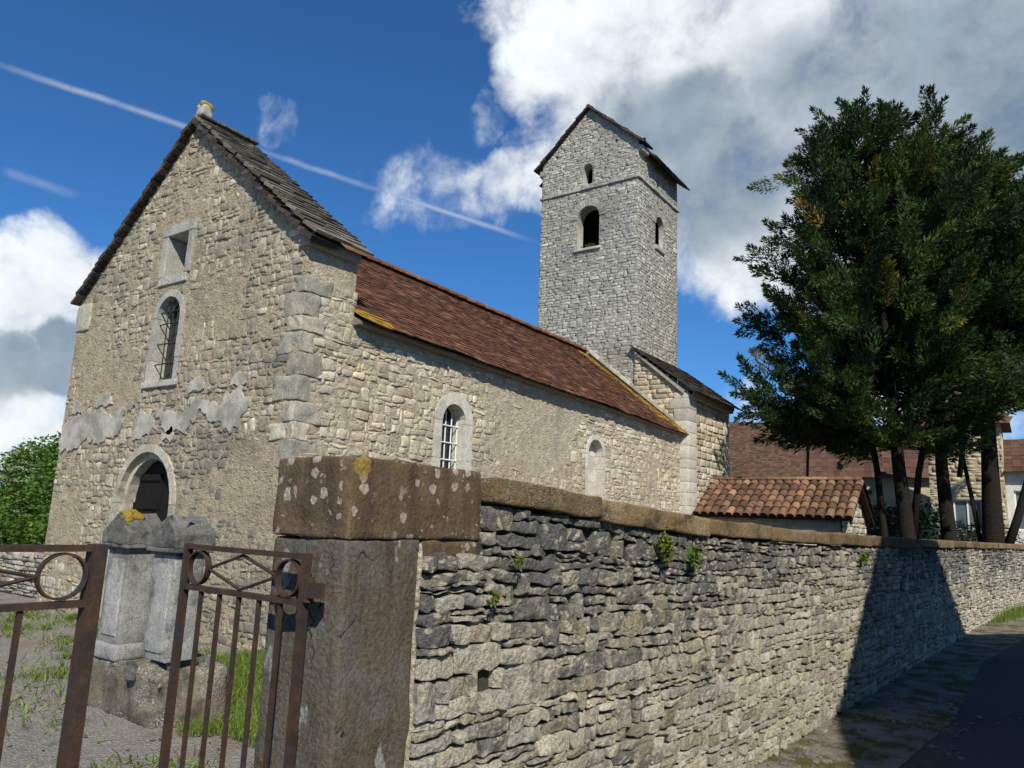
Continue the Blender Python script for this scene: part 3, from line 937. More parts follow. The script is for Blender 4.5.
Mf = plane_map((0, YF, 0), (1, 0, 0), (0, 0, 1), (0, -1, 0))
Ms = plane_map((XR, 0, 0), (0, 1, 0), (0, 0, 1), (1, 0, 0))
Mtw = plane_map((0, YT, 0), (1, 0, 0), (0, 0, 1), (0, -1, 0))
Mts = plane_map((TX1, 0, 0), (0, 1, 0), (0, 0, 1), (1, 0, 0))

slope_g = (ZG-5.0)/(XC-XL)
def g_lo(v): return XL if v < 4.9 else XC-(ZG-0.06-v)/slope_g
def g_hi(v): return XR if v < 4.9 else XC+(ZG-0.06-v)/slope_g

# openings of the west gable
d_in = arch(-10.16, 1.36, 0.0, 1.62, 14, 0.72)
w_in = arch(-10.11, 0.60, 3.36, 4.31, 12)
u_in = rect(-10.09, 0.53, 4.93, 5.57)
mb = MB()
outl = [(XL, -0.2), (XR, -0.2), (XR, 4.95), (XC, ZG-0.04), (XL, 4.95)]
wall_face(mb, Mf, outl, [arch(-10.16, 1.46, -0.1, 1.62, 14, 0.77), arch(-10.11, 0.66, 3.33, 4.31, 12), rect(-10.09, 0.59, 4.90, 5.60)], 0, 0.0, 0.44, 2)
def f_sink(u, v):
    # rendered and bare zones: the render hides most stones low on the wall
    P = np.stack([u, v, np.zeros_like(u)], -1)
    nn = vnoise(P, 0.9, 21, 3)
    return np.clip(0.003+0.020*nn+np.where(v < 2.5, 0.005, 0.0)-np.where((u > -8.3) & (v > 2.7), 0.03, 0), 0, 0.06)
holes_f = [hole_fn(-10.16, 1.36, 0.0, 1.62, 0.72, 0.10), hole_fn(-10.11, 0.60, 3.36, 4.31, None, 0.09), hole_fn(-10.09, 0.53, 4.86, 5.62, 0.01, 0.13)]
rs0 = np.random.default_rng(3)
stones(mb, Mf, rows(0, 7.3, 0.05, 0.11, rs0), g_lo, g_hi, 0.07, 0.25, holes_f, 5, 6, 5, (0.002, 0.024), (0.001, 0.008), 0.05, 0.020, 0.008, 1, sink=f_sink, rough=0.012, jit=0.016, facet=0.022,
       drop=lambda u, v: u > XR-0.20 and 2.1 < v < 4.5)
wall_w = mb.build('gable_wall', [M_mor_f, M_fac, M_sur], church, True)

# west door: moulded arch, dark plank door deep inside
ou = arch(-10.16, 1.36+0.24, 0.0, 1.62, 14, 0.72+0.115)
j = [0, 2, 4, 5, 7, 9, 11, 13, 15, 16, 17, 19, 21]
mb = MB()
n_ = len(split_arch(d_in, 3, 0)); J = [0, 2, 3]+list(range(5, n_-5, 3))+[n_-4, n_-2, n_-1]
surround(mb, Mf, split_arch(d_in, 3, 0), split_arch(ou, 3, 0), 0.03, 0.2, J, 0, 0.003, 2)  # outer order
d_in2 = arch(-10.16, 1.18, 0.0, 1.62, 14, 0.63)
surround(mb, plane_map((0, YF+0.06, 0), (1, 0, 0), (0, 0, 1), (0, -1, 0)), split_arch(d_in2, 3, 0), split_arch(arch(-10.16, 1.355, 0, 1.62, 14, 0.715), 3, 0), 0.0, 0.18, J, 0, 0.002, 4)
dsur = mb.build('door_arch', M_dsur, church)
mb = MB()
n = 9
for i in range(n):
    x0 = -10.80+1.28*i/n; x1 = -10.80+1.28*(i+1)/n-0.008
    box(mb, (x0, YF+0.20+(0.0 if i < 5 else 0.012), 0.02), (x1, YF+0.24, 2.3), RNG.random(3))
door = mb.build('door', M_wood, church)
mb = MB()
for z in (0.45, 1.0, 1.55, 1.95):
    mb = MB(); box(mb, (-10.74, YF+0.172, z), (-10.12, YF+0.199, z+0.09)); mb.build('door_ledge', M_wood, door)

def window(M, u0, u1, v0, v1, dpt, m=M_glass, arched=True):
    mb = MB()
    H = arch((u0+u1)/2, u1-u0+0.06, v0-0.03, v1-(u1-u0)/2 if arched else v1, 12, None if arched else 0.02)
    H = np.array(H)
    V = M(H[:, 0], H[:, 1], np.full(len(H), -dpt))
    mb.poly(V)
    return mb.build('window', m, church)

def grille(M, us, vs, u0, u1, v0, v1, dpt, r, m, par):
    mb = MB()
    for u in us:
        bar(mb, M(u, v0, -dpt), M(u, v1, -dpt), r, 6)
    for v in vs:
        bar(mb, M(u0, v, -dpt+r*1.5), M(u1, v, -dpt+r*1.5), r, 6)
    return mb.build('grille', m, par)

# arched window in the gable
wp = window(Mf, -10.41, -9.81, 3.36, 4.61, 0.20)
grille(Mf, [-10.24, -10.11, -9.98], [3.62, 3.92, 4.22, 4.4], -10.40, -9.82, 3.36, 4.58, 0.06, 0.010, M_lead, wp)
mb = MB()
wi = split_arch(w_in, 3, 0); n_ = len(wi)
surround(mb, Mf, wi, split_arch(arch(-10.11, 0.80, 3.36, 4.31, 12), 3, 0), 0.02, 0.3, [0, 1, 3, 5, 8, 11, 13, n_-3, n_-2, n_-1], 0, 0.003, 7)
V, f = rblock((-10.56, YF-0.05, 3.26), (-9.66, YF+0.3, 3.355), 0.015, (4, 3, 2), 0.004)
mb.add(V, f, RNG.random(3))
mb.build('window_surround', M_fsur, wp, False)
# square opening above it, closed by a near-black sheet painting the unlit inside
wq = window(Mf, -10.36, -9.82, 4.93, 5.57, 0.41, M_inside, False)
mb = MB()
for lo, hi in (((-10.50, 5.57), (-9.68, 5.73)), ((-10.47, 4.80), (-9.75, 4.925)), ((-10.50, 4.93), (-10.352, 5.565)), ((-9.824, 4.93), (-9.69, 5.565))):
    V, f = rblock((lo[0], YF-0.03, lo[1]), (hi[0], YF+0.42, hi[1]), 0.012, (4, 3, 3), 0.006, seed=int(lo[1]*10))
    mb.add(V, f, RNG.random(3))
mb.build('window_surround', M_fsur, wq)

# patches of old render left on the gable
def patch(poly, seed):
    rs = np.random.default_rng(seed)
    P = []
    for a, b in zip(poly, poly[1:]+poly[:1]):
        L = math.dist(a, b); k = max(2, int(L/0.03))
        for i in range(k):
            t = i/k; q = (a[0]+(b[0]-a[0])*t, a[1]+(b[1]-a[1])*t)
            X = np.array([q[0], q[1], seed*3.0])
            P.append((q[0]+0.07*vnoise(X, 3.0, 1, 3)+0.035*vnoise(X, 13, 2, 2)+rs.normal(0, 0.005), q[1]+0.09*vnoise(X, 3.0, 7, 3)+0.045*vnoise(X, 13, 9, 2)+rs.normal(0, 0.005)))
    mb = MB()
    wall_face(mb, Mf, P, (), 0, 0.026)
    H = np.array(P); n = len(H); i = np.arange(n)
    mb.add(np.concatenate([Mf(H[:, 0], H[:, 1], np.full(n, 0.026)), Mf(H[:, 0], H[:, 1], np.full(n, -0.01))]), [np.stack([i, (i+1) % n, (i+1) % n+n, i+n], 1)], (.5, .5, .5))
    return mb.build('render_patch', M_plast, church)

patch([(-12.86, 2.45), (-12.0, 2.52), (-11.3, 2.58), (-10.98, 2.62), (-10.93, 3.02), (-11.1, 3.05), (-11.35, 2.95), (-12.1, 2.93), (-12.86, 2.85)], 1)
patch([(-10.62, 2.56), (-10.2, 2.55), (-10.12, 2.78), (-9.98, 2.82), (-9.88, 2.62), (-9.55, 2.60), (-9.3, 2.56), (-9.1, 2.76), (-8.92, 2.88), (-8.78, 2.70), (-8.45, 2.58), (-8.1, 2.70), (-7.95, 2.92),
       (-8.1, 3.08), (-8.5, 3.00), (-8.8, 3.02), (-9.05, 2.96), (-9.45, 3.0), (-9.65, 2.92), (-9.95, 3.0), (-10.25, 2.92), (-10.5, 2.96)], 2)

for i_, (px_, pz_, pw_) in enumerate(((-11.6, 3.12, 0.22), (-9.2, 3.15, 0.2), (-8.2, 3.25, 0.16), (-10.75, 3.0, 0.14), (-12.4, 3.05, 0.2), (-9.75, 2.5, 0.16))):
    patch([(px_-pw_, pz_-pw_*0.4), (px_+pw_, pz_-pw_*0.45), (px_+pw_*0.9, pz_+pw_*0.4), (px_-pw_*0.8, pz_+pw_*0.45)], 11+i_)

# south wall of the gable block and nave
n1 = arch(8.62, 0.56, 1.9, 3.02, 12)
n2 = arch(13.12, 0.62, 1.9, 2.95, 12)
mb = MB()
wall_face(mb, Ms, [(YF, -0.2), (17.6, -0.2), (17.6, 3.98), (YB, 4.14), (YB, 5.0), (YF, 5.0)], [arch(8.62, 0.62, 1.87, 3.02, 12), arch(13.12, 0.68, 1.87, 2.95, 12)], 0, 0.0, 0.35, 2)
hs = [hole_fn(8.62, 0.56, 1.9, 3.02, None, 0.16), hole_fn(13.12, 0.62, 1.9, 2.95, None, 0.08)]
def n_sink(u, v):
    P = np.stack([u, v, np.zeros_like(u)], -1)
    nn = vnoise(P, 0.7, 31, 3)
    return np.clip(0.000+0.022*nn+np.where(u > 9.6, 0.003, 0.0)-np.where(u < 8.2, 0.02, 0), 0, 0.06)
stones(mb, Ms, rows(0.5, 4.45, 0.05, 0.115, rs0), lambda v: YF, lambda v: 17.5 if v < 3.95 else 6.5, 0.09, 0.32, hs, 9, 6, 5, (0.002, 0.022), (0.001, 0.007), 0.05, 0.016, 0.006, 1, sink=n_sink, rough=0.011, jit=0.014, facet=0.022,
       drop=lambda u, v: u < YF+0.2 and 2.1 < v < 4.5)
mb.build('nave_wall', [M_mor_n, M_nave, M_sur], church, True)
# hidden sides close the building
mb = MB()
box(mb, (XL+0.0, YF+0.5, -0.2), (XL+0.5, 17.6, 4.05))
box(mb, (XL+0.0, YF+0.004, -0.2), (XL+0.3, YB, 4.95))
mb.build('north_wall', M_mor_n, church)

wn = window(Ms, 8.34, 8.90, 1.9, 3.30, 0.24, M_glass)
grille(Ms, [8.345, 8.48, 8.62, 8.76, 8.895], [2.2, 2.46, 2.72, 2.98], 8.34, 8.90, 1.9, 3.2, 0.16, 0.012, M_whitep, wn)
mb = MB()
wi = split_arch(n1, 4, 0); n_ = len(wi)
surround(mb, Ms, wi, split_arch(arch(8.62, 0.92, 1.9, 3.02, 12), 4, 0), 0.02, 0.3, [0, 2, 4, 7, 13, n_-5, n_-3, n_-1], 0, 0.003, 3)
mb.build('window_surround', M_sur, wn)
# the second opening is blocked with dressed stone
mb = MB()
H = np.array(arch(13.12, 0.64, 1.9, 2.95, 12)); mb.poly(Ms(H[:, 0], H[:, 1], np.full(len(H), -0.20)))
for i in range(5):
    box(mb, (XR-0.26, 12.80, 1.9+0.26*i), (XR-0.17, 13.44, 2.155+0.26*i), RNG.random(3))
wb = mb.build('blocked_window', M_sur, church)
mb = MB()
wi = split_arch(n2, 4, 0); n_ = len(wi)
surround(mb, Ms, wi, split_arch(arch(13.12, 0.80, 1.9, 2.95, 12), 4, 0), 0.016, 0.3, [0, 1, 3, 4, 8, 12, n_-5, n_-4, n_-2, n_-1], 0, 0.003, 5)
mb.build('window_surround', M_sur, wb)

# grey corner stones of the gable: each block turns the corner
rs = np.random.default_rng(5)
z = 2.1
k = 0
while z < 4.42:
    h = rs.uniform(0.20, 0.36); h = min(h, 4.52-z)
    a, b = (rs.uniform(0.36, 0.46), rs.uniform(0.2, 0.28)) if k % 2 else (rs.uniform(0.2, 0.28), rs.uniform(0.36, 0.5))
    a *= 0.86; b *= 0.9
    V, f = rblock((XR-a, YF-0.012-rs.uniform(0, .012), z+0.004), (XR+0.010+rs.uniform(0, .012), YF+b, z+h-0.006), 0.012, (8, 8, 6), 0.026, 6.0, 40+k)
    mb = MB(); mb.add(V, f, rs.random(3))
    mb.build('corner_stone', M_ash, church, True)
    z += h; k += 1
mb = MB()
V, f = rblock((XL-0.02, YF-0.03, 4.38), (XL+0.42, YF+0.4, 4.84), 0.03, (4, 4, 4), 0.012, 5, 3); mb.add(V, f, (0.6, 0.7, 0)); mb.build('kneeler_stone', M_ash, church, True); mb = MB()
V, f = rblock((XR-0.16, YF-0.05, 4.83), (XR+0.07, YB, 4.97), 0.03, (4, 4, 4), 0.012, 5, 8); mb.add(V, f, (0.3, 0.4, 0))
mb.build('kneeler_stone', M_ash, church, True)

# stone slab roof of the front gable
gr_ = empty  # (kept for readability)
mb = MB()
for sgn in (-1, 1):
    ex = XC+sgn*(XR-XC+0.10)
    slabs(mb, (ex, YF-0.03, 4.99), (ex, YB+0.05, 4.99), (XC, YF-0.03, ZG), (XC, YB+0.05, ZG), 0.128, 0.2, 0.5, 0.040, 0.10, 71+sgn, 0.03, 0.5, 0.03, 1.7, 0.05)
# ridge slabs
for i in range(4):
    y0 = YF-0.06+i*0.26
    V, f = rblock((XC-0.15, y0, ZG+0.02), (XC+0.15, y0+0.25, ZG+0.065), 0.02, (4, 3, 2), 0.012, 6, i); mb.add(V, f, RNG.random(3))
mb.build('stone_roof', M_lauze, church)
for sgn in (-1, 1):   # slab stack carrying the verge, its darker stone standing in for shaded ends
    mb = MB()
    ex = XC+sgn*(XR-XC+0.06)
    slabs(mb, (ex, YF-0.10, 4.88), (ex, YF+0.30, 4.88), (XC, YF-0.10, ZG-0.10), (XC, YF+0.30, ZG-0.10), 0.125, 0.3, 0.5, 0.06, 0.07, 75+sgn, 0.045, 0.5, 0.035, 1.25, 0.03)
    mb.build('roof_verge', M_lauzed, church)
mb = MB()
V, f = rblock((XC-0.10, YF-0.03, ZG+0.06), (XC+0.09, YF+0.15, ZG+0.27), 0.03, (4, 4, 4), 0.02, 9, 4); mb.add(V, f, (0.5, 0.5, 0))
fin = mb.build('ridge_stone', M_fsur, church, True)
mb = MB()
V, f = rblock((XC-0.10, YF-0.035, ZG+0.2), (XC+0.095, YF+0.155, ZG+0.315), 0.05, (5, 5, 4), 0.025, 11, 6); mb.add(V, f, (0.4, 0.5, 0))
mb.build('lichen', M_yel, fin, True)
# solid gable end behind the slabs, so the roof is not hollow from the back
mb = MB()
P = [(XL+0.02, 4.0), (XR-0.02, 4.0), (XR-0.02, 4.93), (XC, ZG-0.06), (XL+0.02, 4.93)]
Mb = plane_map((0, YB-0.01, 0), (1, 0, 0), (0, 0, 1), (0, 1, 0))
wall_face(mb, Mb, P, ())
mb.build('gable_back', M_mor_f, church)

# clay tile roof of the nave, the eave sinks a little towards the tower
ZE0, ZE1 = 4.10, 3.93
def t_tone(ul, t, rs):
    b = 0.0
    if ul > 0.955: b = 0.55+rs.random()*0.4
    elif ul > 0.90: b = 0.12+(ul-0.90)*9*rs.random()+0.1*rs.random()
    if ul < 0.05 and t < 0.08: b = max(b, 0.8-ul*6-t*2)
    return b
mb = MB()
slabs(mb, (XR+0.17, YB, ZE0-0.03), (XR+0.17, 17.55, ZE1-0.03), (XC, YB, ZR), (XC, 17.55, ZR-0.03), 0.112, 0.14, 0.185, 0.014, 0.03, 5, 0.030, 0, 0.016, 1.9, 0.0, t_tone, warp=0.035)
def t_ton2(ul, t, rs): return 0.0
slabs(mb, (XL-0.17, YB, ZE0-0.03), (XL-0.17, 17.55, ZE1-0.03), (XC, YB, ZR), (XC, 17.55, ZR-0.03), 0.15, 0.2, 0.24, 0.013, 0.03, 6, 0.014, 0, 0.016, 1.7, 0.0, t_ton2)
roof_n = mb.build('tile_roof', M_tile, church)
mb = MB()
for i in range(33):
    y0 = YB+0.02+i*0.335
    if y0 > 17.3: break
    pts = [(XC+RNG.uniform(-.012, .012), y0, ZR+0.005), (XC+RNG.uniform(-.012, .012), y0+0.37, ZR+0.025+RNG.uniform(0, .012))]
    a = np.linspace(0, math.pi, 8)
    for q0, q1, r0, r1 in ((pts[0], pts[1], 0.135, 0.11),):
        V = []
        for q, r_ in ((q0, r0), (q1, r1)):
            V += [(q[0]+r_*math.cos(t), q[1], q[2]+r_*math.sin(t)*0.9) for t in a]
            V += [(q[0]+(r_-.016)*math.cos(t), q[1], q[2]+(r_-.016)*math.sin(t)*0.9) for t in a]
        k = np.arange(7)
        mb.add(V, [np.stack([k, k+1, k+17, k+16], 1), np.stack([k, k+8, k+9, k+1], 1)], (0.8+0.2*RNG.random(), 0.6+0.4*RNG.random(), RNG.random()*0.42))
mb.build('ridge_tiles', M_tile, roof_n, False)
# rafters end / eave board
mb = MB()
hexas(mb, [[(XR-0.05, YB, ZE0-0.09), (XR+0.13, YB, ZE0-0.075), (XR+0.13, 17.5, ZE1-0.075), (XR-0.05, 17.5, ZE1-0.09), (XR-0.05, YB, ZE0+0.06), (XR+0.13, YB, ZE0-0.035), (XR+0.13, 17.5, ZE1-0.035), (XR-0.05, 17.5, ZE1+0.06)]], np.array([[.5, .5, .5]]))
mb.build('eave_board', M_beam, church)
# pale coping strip where the nave roof meets the tower
mb = MB()
a = np.array((XC+0.2, 17.50, ZR-0.05)); b = np.array((XR+0.20, 17.50, ZE1-0.02)); d = b-a
n_ = 9
for i in range(n_):
    p = a+d*i/n_; q = a+d*((i+1)/n_-0.004)
    up = np.array((0, 0, 1.0))
    hexas(mb, [[p+(0, -0.02, .0), q+(0, -0.02, 0), q+(0, 0.075, 0), p+(0, 0.075, 0), p+(0, 0.0, .085), q+(0, 0.0, .085), q+(0, 0.075, .10), p+(0, 0.075, .10)]], RNG.random((1, 3)))
mb.build('roof_coping', M_ash, church)

# ---- tower
ZB_ = 11.15
t_lo = lambda v: TX0 if v < 12.22 else XC-(13.66-v)/0.905
t_hi = lambda v: TX1 if v < 12.22 else XC+(13.66-v)/0.905
XC_T = (TX0+TX1)/2
b_in = arch(XC_T+0.03, 0.72, 9.33, 10.25, 12)
s_in = arch(XC_T-0.02, 0.32, 11.30, 11.78, 8)
mb = MB()
so_ = 0.9
wall_face(mb, Mtw, [(TX0, 3.0), (TX1, 3.0), (TX1, 12.25), (XC_T, 13.68), (TX0, 12.25)], [b_in, s_in, rect(-11.05, 0.07, 12.36, 12.45), rect(-9.06, 0.07, 12.36, 12.46), rect(-10.9, 0.05, 11.32, 11.39), rect(-9.2, 0.05, 11.34, 11.4)], 0, 0, 0.35, 1)
hb = [hole_fn(XC_T+0.03, 0.72, 9.33, 10.25, None, 0.02), hole_fn(XC_T-0.02, 0.32, 11.3, 11.78, None, 0.02), hole_fn(-11.05, 0.07, 12.36, 12.45, .01), hole_fn(-9.06, .07, 12.36, 12.46, .01), hole_fn(-10.9, .05, 11.32, 11.39, .01), hole_fn(-9.2, .05, 11.34, 11.4, .01)]
def tl(v): return TX0 if v < 12.25 else XC_T-(13.66-v)/0.9
def th_(v): return TX1 if v < 12.25 else XC_T+(13.66-v)/0.9
vb1 = rows(4.9, ZB_-0.05, 0.07, 0.11, rs0); vb2 = rows(ZB_+0.06, 13.6, 0.06, 0.10, rs0)
for vb_, sd in ((vb1, 51), (vb2, 52)):
    stones(mb, Mtw, vb_, tl, th_, 0.13, 0.36, hb, sd, 4, 4, (0.001, 0.008), (0.001, 0.004), 0.04, 0.003, 0.005, 1, rough=0.004, jit=0.004, tall=0.02, corner=0.2)
tw = mb.build('tower_wall', [M_mor_t, M_tow], church, True)
mb = MB()
b2 = arch(19.02, 0.56, 9.55, 10.18, 12); s2 = arch(18.92, 0.16, 11.33, 11.62, 8)
wall_face(mb, Mts, [(YT, 3.0), (TY1, 3.0), (TY1, 12.25), (YT, 12.25)], [b2, s2], 0, 0, 0.14, 1)
hb2 = [hole_fn(19.02, 0.56, 9.55, 10.18, None, 0.02), hole_fn(18.92, .16, 11.33, 11.62, None, .02)]
for vb_, sd in ((vb1, 61), (vb2[vb2 < 12.22], 62)):
    stones(mb, Mts, vb_, lambda v: YT, lambda v: TY1, 0.13, 0.36, hb2, sd, 4, 4, (0.001, 0.008), (0.001, 0.004), 0.04, 0.003, 0.005, 1, rough=0.004, jit=0.004, tall=0.02, corner=0.2)
mb.build('tower_wall', [M_mor_t, M_tow], church, True)
mb = MB()
box(mb, (TX0, TY1-0.3, 3), (TX1-0.005, TY1, 12.2)); box(mb, (TX0, YT+0.005, 3), (TX0+0.3, TY1-0.3, 12.2))
Mte = plane_map((0, TY1-0.05, 0), (1, 0, 0), (0, 0, 1), (0, 1, 0))
wall_face(mb, Mte, [(TX0, 12.2), (TX1, 12.2), (XC_T, 13.62)], ())
mb.build('tower_back_wall', M_tow, church)
mb = MB()
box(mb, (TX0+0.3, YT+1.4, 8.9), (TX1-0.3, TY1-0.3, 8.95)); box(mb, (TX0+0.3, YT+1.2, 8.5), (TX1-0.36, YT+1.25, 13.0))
mb.build('belfry_dark_lining', M_inside, church)  # near-black floor and upright screen put in so the belfry openings read dark
# sills, string course
mb = MB()
for (a, b) in (((XC_T-0.40, YT-0.07, 9.25), (XC_T+0.46, YT+0.2, 9.325)), ((TX1-0.2, 18.70, 9.40), (TX1+0.06, 19.34, 9.53))):
    V, f = rblock(a, b, 0.015, (4, 3, 2), 0.005); mb = MB(); mb.add(V, f, RNG.random(3)); mb.build('belfry_sill', M_tow, church, True)
mb = MB()
def course(a, b, n, z0, z1, out):
    a = np.array(a, float); b = np.array(b, float)
    for i in range(n):
        p = a+(b-a)*i/n; q = a+(b-a)*((i+1)/n)
        lo = np.minimum(p, q); hi = np.maximum(p, q)
        o = out+RNG.uniform(-.012, .012)
        V, f = rblock((lo[0]-(0.1 if b[0] == a[0] else 0), lo[1]-(o if b[1] == a[1] else 0), z0), (hi[0]+(o if b[0] == a[0] else 0), hi[1]+(0.1 if b[1] == a[1] else 0), z1+RNG.uniform(-.012, .012)), 0.02, (3, 3, 2), 0.008, 6, i)
        mb.add(V, f, RNG.random(3))
course((TX0-0.06, YT, 0), (TX1+0.06, YT, 0), 7, ZB_-0.03, ZB_+0.045, 0.06)
course((TX1, YT-0.06, 0), (TX1, TY1+0.05, 0), 6, ZB_-0.03, ZB_+0.045, 0.06)
mb.build('string_course', M_fsur, church, True)
# voussoirs over the west belfry opening
mb = MB()
ai = arch(XC_T+0.03, 0.73, 9.6, 10.25, 16); ao = arch(XC_T+0.03, 1.18, 9.6, 10.25, 16)
surround(mb, Mtw, ai[1:-1], ao[1:-1], 0.022, 0.15, list(range(0, len(ai)-2)), 0, 0.006, 9); mb.build('belfry_arch', M_tow, church); mb = MB()
ai = arch(19.02, 0.57, 9.8, 10.18, 14); ao = arch(19.02, 0.95, 9.8, 10.18, 14)
surround(mb, Mts, ai[1:-1], ao[1:-1], 0.022, 0.15, list(range(0, len(ai)-2)), 0, 0.006, 9)
mb.build('belfry_arch', M_tow, church)
# tower roof: a raised slab verge on the west gable, the main slopes a little lower behind it
mb = MB()
for sgn in (-1, 1):
    ex = XC_T+sgn*(1.59+0.15)
    slabs(mb, (ex, YT-0.10, 12.10), (ex, YT+0.40, 12.10), (XC_T, YT-0.10, 13.68), (XC_T, YT+0.40, 13.68), 0.115, 0.2, 0.4, 0.046, 0.06, 81+sgn, 0.03, 0.5, 0.028, 1.8, 0.05)
    ex = XC_T+sgn*(1.59+0.26)
    slabs(mb, (ex, YT+0.42, 11.86), (ex, TY1+0.15, 11.86), (XC_T, YT+0.42, 13.56), (XC_T, TY1+0.15, 13.56), 0.13, 0.25, 0.5, 0.035, 0.06, 83+sgn, 0.03, 0.5, 0.03, 1.7, 0.05)
mb.build('tower_roof', M_lauzed, church)
mb = MB()
for sgn in (-1, 1):   # stone block under the raised verge, and the eave wall closing
    x = XC_T+sgn*1.59
    V, f = rblock((x-0.12, YT-0.02, 11.9), (x+0.12+0.02, YT+0.40, 12.1), 0.03, (3, 3, 3), 0.012, 6, 2); mb = MB(); mb.add(V, f, RNG.random(3)); mb.build('kneeler_stone', M_tow, church, True)
# small plant growing on the belfry sill
mb = MB()
for i in range(60):
    c = np.array((XC_T+0.05+RNG.normal(0, .08), YT+0.06+RNG.normal(0, .03), 9.36+abs(RNG.normal(0, .05)))); d = RNG.normal(0, 0.035, (3, 3))
    mb.add(c+d, [np.array([[0, 1, 2]])], RNG.random(3))
pl = mb.build('sill_plant', M_fern); setp(pl, 'tiny green plant growing on the sill of the front belfry opening', 'plant')

# ---- choir south of the tower
CX, CY1 = -6.93, 20.75
Mcw = plane_map((0, YT-0.04, 0), (1, 0, 0), (0, 0, 1), (0, -1, 0))
Mcs = plane_map((CX-0.06, 0, 0), (0, 1, 0), (0, 0, 1), (1, 0, 0))
mb = MB()
wall_face(mb, Mcw, [(TX1-0.05, 2.5), (CX, 2.5), (CX, 4.98), (TX1-0.05, 6.12)], ())
wall_face(mb, Mcs, [(YT-0.04, -0.2), (CY1, -0.2), (CY1, 4.98), (YT-0.04, 4.98)], ())
stones(mb, Mcw, rows(3.2, 6.1, 0.10, 0.17, rs0), lambda v: TX1-0.05, lambda v: min(CX-0.34, TX1+(6.15-v)/0.79), 0.2, 0.5, (), 71, 4, 4, (0.008, 0.03), (0.004, 0.012), 0.04, 0.008, 0.012, 1, jit=0.008, rough=0.008)
stones(mb, Mcs, rows(1.6, 4.98, 0.12, 0.2, rs0), lambda v: YT+0.5, lambda v: CY1, 0.25, 0.55, (), 72, 4, 4, (0.008, 0.03), (0.004, 0.012), 0.04, 0.008, 0.012, 1, jit=0.008, rough=0.008)
box(mb, (TX0-1.5, TY1+0.0, -0.2), (CX-0.06, CY1, 4.95)); box(mb, (XL+0.0, YT+0.01, -0.2), (TX0, TY1, 4.9))
mb.build('choir_wall', [M_mor_n, M_nave], church, True)
mb = MB()   # dressed pilaster at the corner
z = 0.0; k = 0
while z < 4.9:
    h = min(rs.uniform(0.24, 0.34), 4.95-z)
    cut = CX-0.36-(0.12 if k % 2 else 0)
    V, f = rblock((cut, YT-0.075, z+0.003), (CX+0.03, YT+0.50, z+h-0.003), 0.012, (3, 3, 2), 0.005, 5, k); mb.add(V, f, rs.random(3))
    z += h; k += 1
mb.build('buttress', M_sur, church, True)
mb = MB(); z = 0; k = 0
while z < 4.9:
    h = min(rs.uniform(0.24, 0.34), 4.95-z)
    V, f = rblock((CX-0.4, CY1-0.35-(0.15 if k % 2 else 0), z+0.003), (CX-0.03, CY1+0.02, z+h-0.003), 0.012, (3, 3, 2), 0.005, 5, k+9); mb.add(V, f, rs.random(3))
    z += h; k += 1
mb.build('buttress', M_sur, church, True)
mb = MB()
slabs(mb, (CX+0.22, YT-0.16, 4.93), (CX+0.22, CY1+0.25, 4.93), (TX1-0.06, YT-0.16, 6.22), (TX1-0.06, CY1+0.25, 6.22), 0.14, 0.25, 0.5, 0.03, 0.05, 91, 0.03, 0.5, 0.03, 1.7, 0.03)
mb.build('choir_roof', M_lauzed, church); mb = MB()
slabs(mb, (XL-0.2, YT-0.16, 4.93), (XL-0.2, CY1+0.25, 4.93), (TX0+0.06, YT-0.16, 6.2), (TX0+0.06, CY1+0.25, 6.2), 0.14, 0.25, 0.5, 0.03, 0.05, 92, 0.03, 0.5, 0.03, 1.7, 0.03)
mb.build('choir_roof', M_lauzed, church)
mb = MB()   # pale bevelled stone under the verge, and the cornice along the side
hexas(mb, [[(TX1, YT-0.13, 6.06), (CX-0.08, YT-0.13, 4.90), (CX-0.08, YT-0.04, 4.90), (TX1, YT-0.04, 6.06), (TX1, YT-0.14, 6.13), (CX-0.05, YT-0.14, 4.98), (CX-0.05, YT-0.04, 4.98), (TX1, YT-0.04, 6.13)]], np.array([[.8, .7, 0]]))
box(mb, (CX-0.1, YT+0.05, 4.83), (CX+0.10, CY1, 4.99), (0.4, 0.4, 0))
hexas(mb, [[(CX-0.3, YT+0.05, 4.9), (CX+0.13, YT+0.05, 4.9), (CX+0.13, CY1, 4.9), (CX-0.3, CY1, 4.9), (CX-0.3, YT+0.05, 5.36), (CX+0.13, YT+0.05, 4.995), (CX+0.13, CY1, 4.995), (CX-0.3, CY1, 5.36)]], np.array([[.4, .4, 0]]))
mb.build('cornice', M_ash, church)

# ------------------------------------------------------------------ gate pier and churchyard wall
PX0, PX1, PY0, PY1 = -2.32, -1.92, 1.79, 2.17
pier = empty('gate_pier', ((PX0+PX1)/2, 2.0, 0), 'dark weathered concrete gate pier under a brown lichen spotted cap beside the wall', 'gate pier')
mb = MB()
V, f = rblock((PX0+0.005, PY0+0.006, -0.05), (PX1-0.004, PY1, 1.508), 0.016, (10, 10, 40), 0.009, 8, 3); mb.add(V, f)
mb.build('pier_body', M_pier, pier, True)
mb = MB()
V, f = rblock((PX0, PY0, 1.512), (PX1+0.004, 2.53, 1.797), 0.012, (16, 24, 12), 0.008, 9, 9); mb.add(V, f)
mb.build('pier_cap', M_cap, pier, True)
mb = MB()
V, f = rblock((PX0+0.05, 2.172, 1.432), (PX1-0.004, 2.527, 1.510), 0.012, (6, 10, 4), 0.012, 8, 4); mb.add(V, f)
mb.build('bearing_stone', M_cap, pier, True)
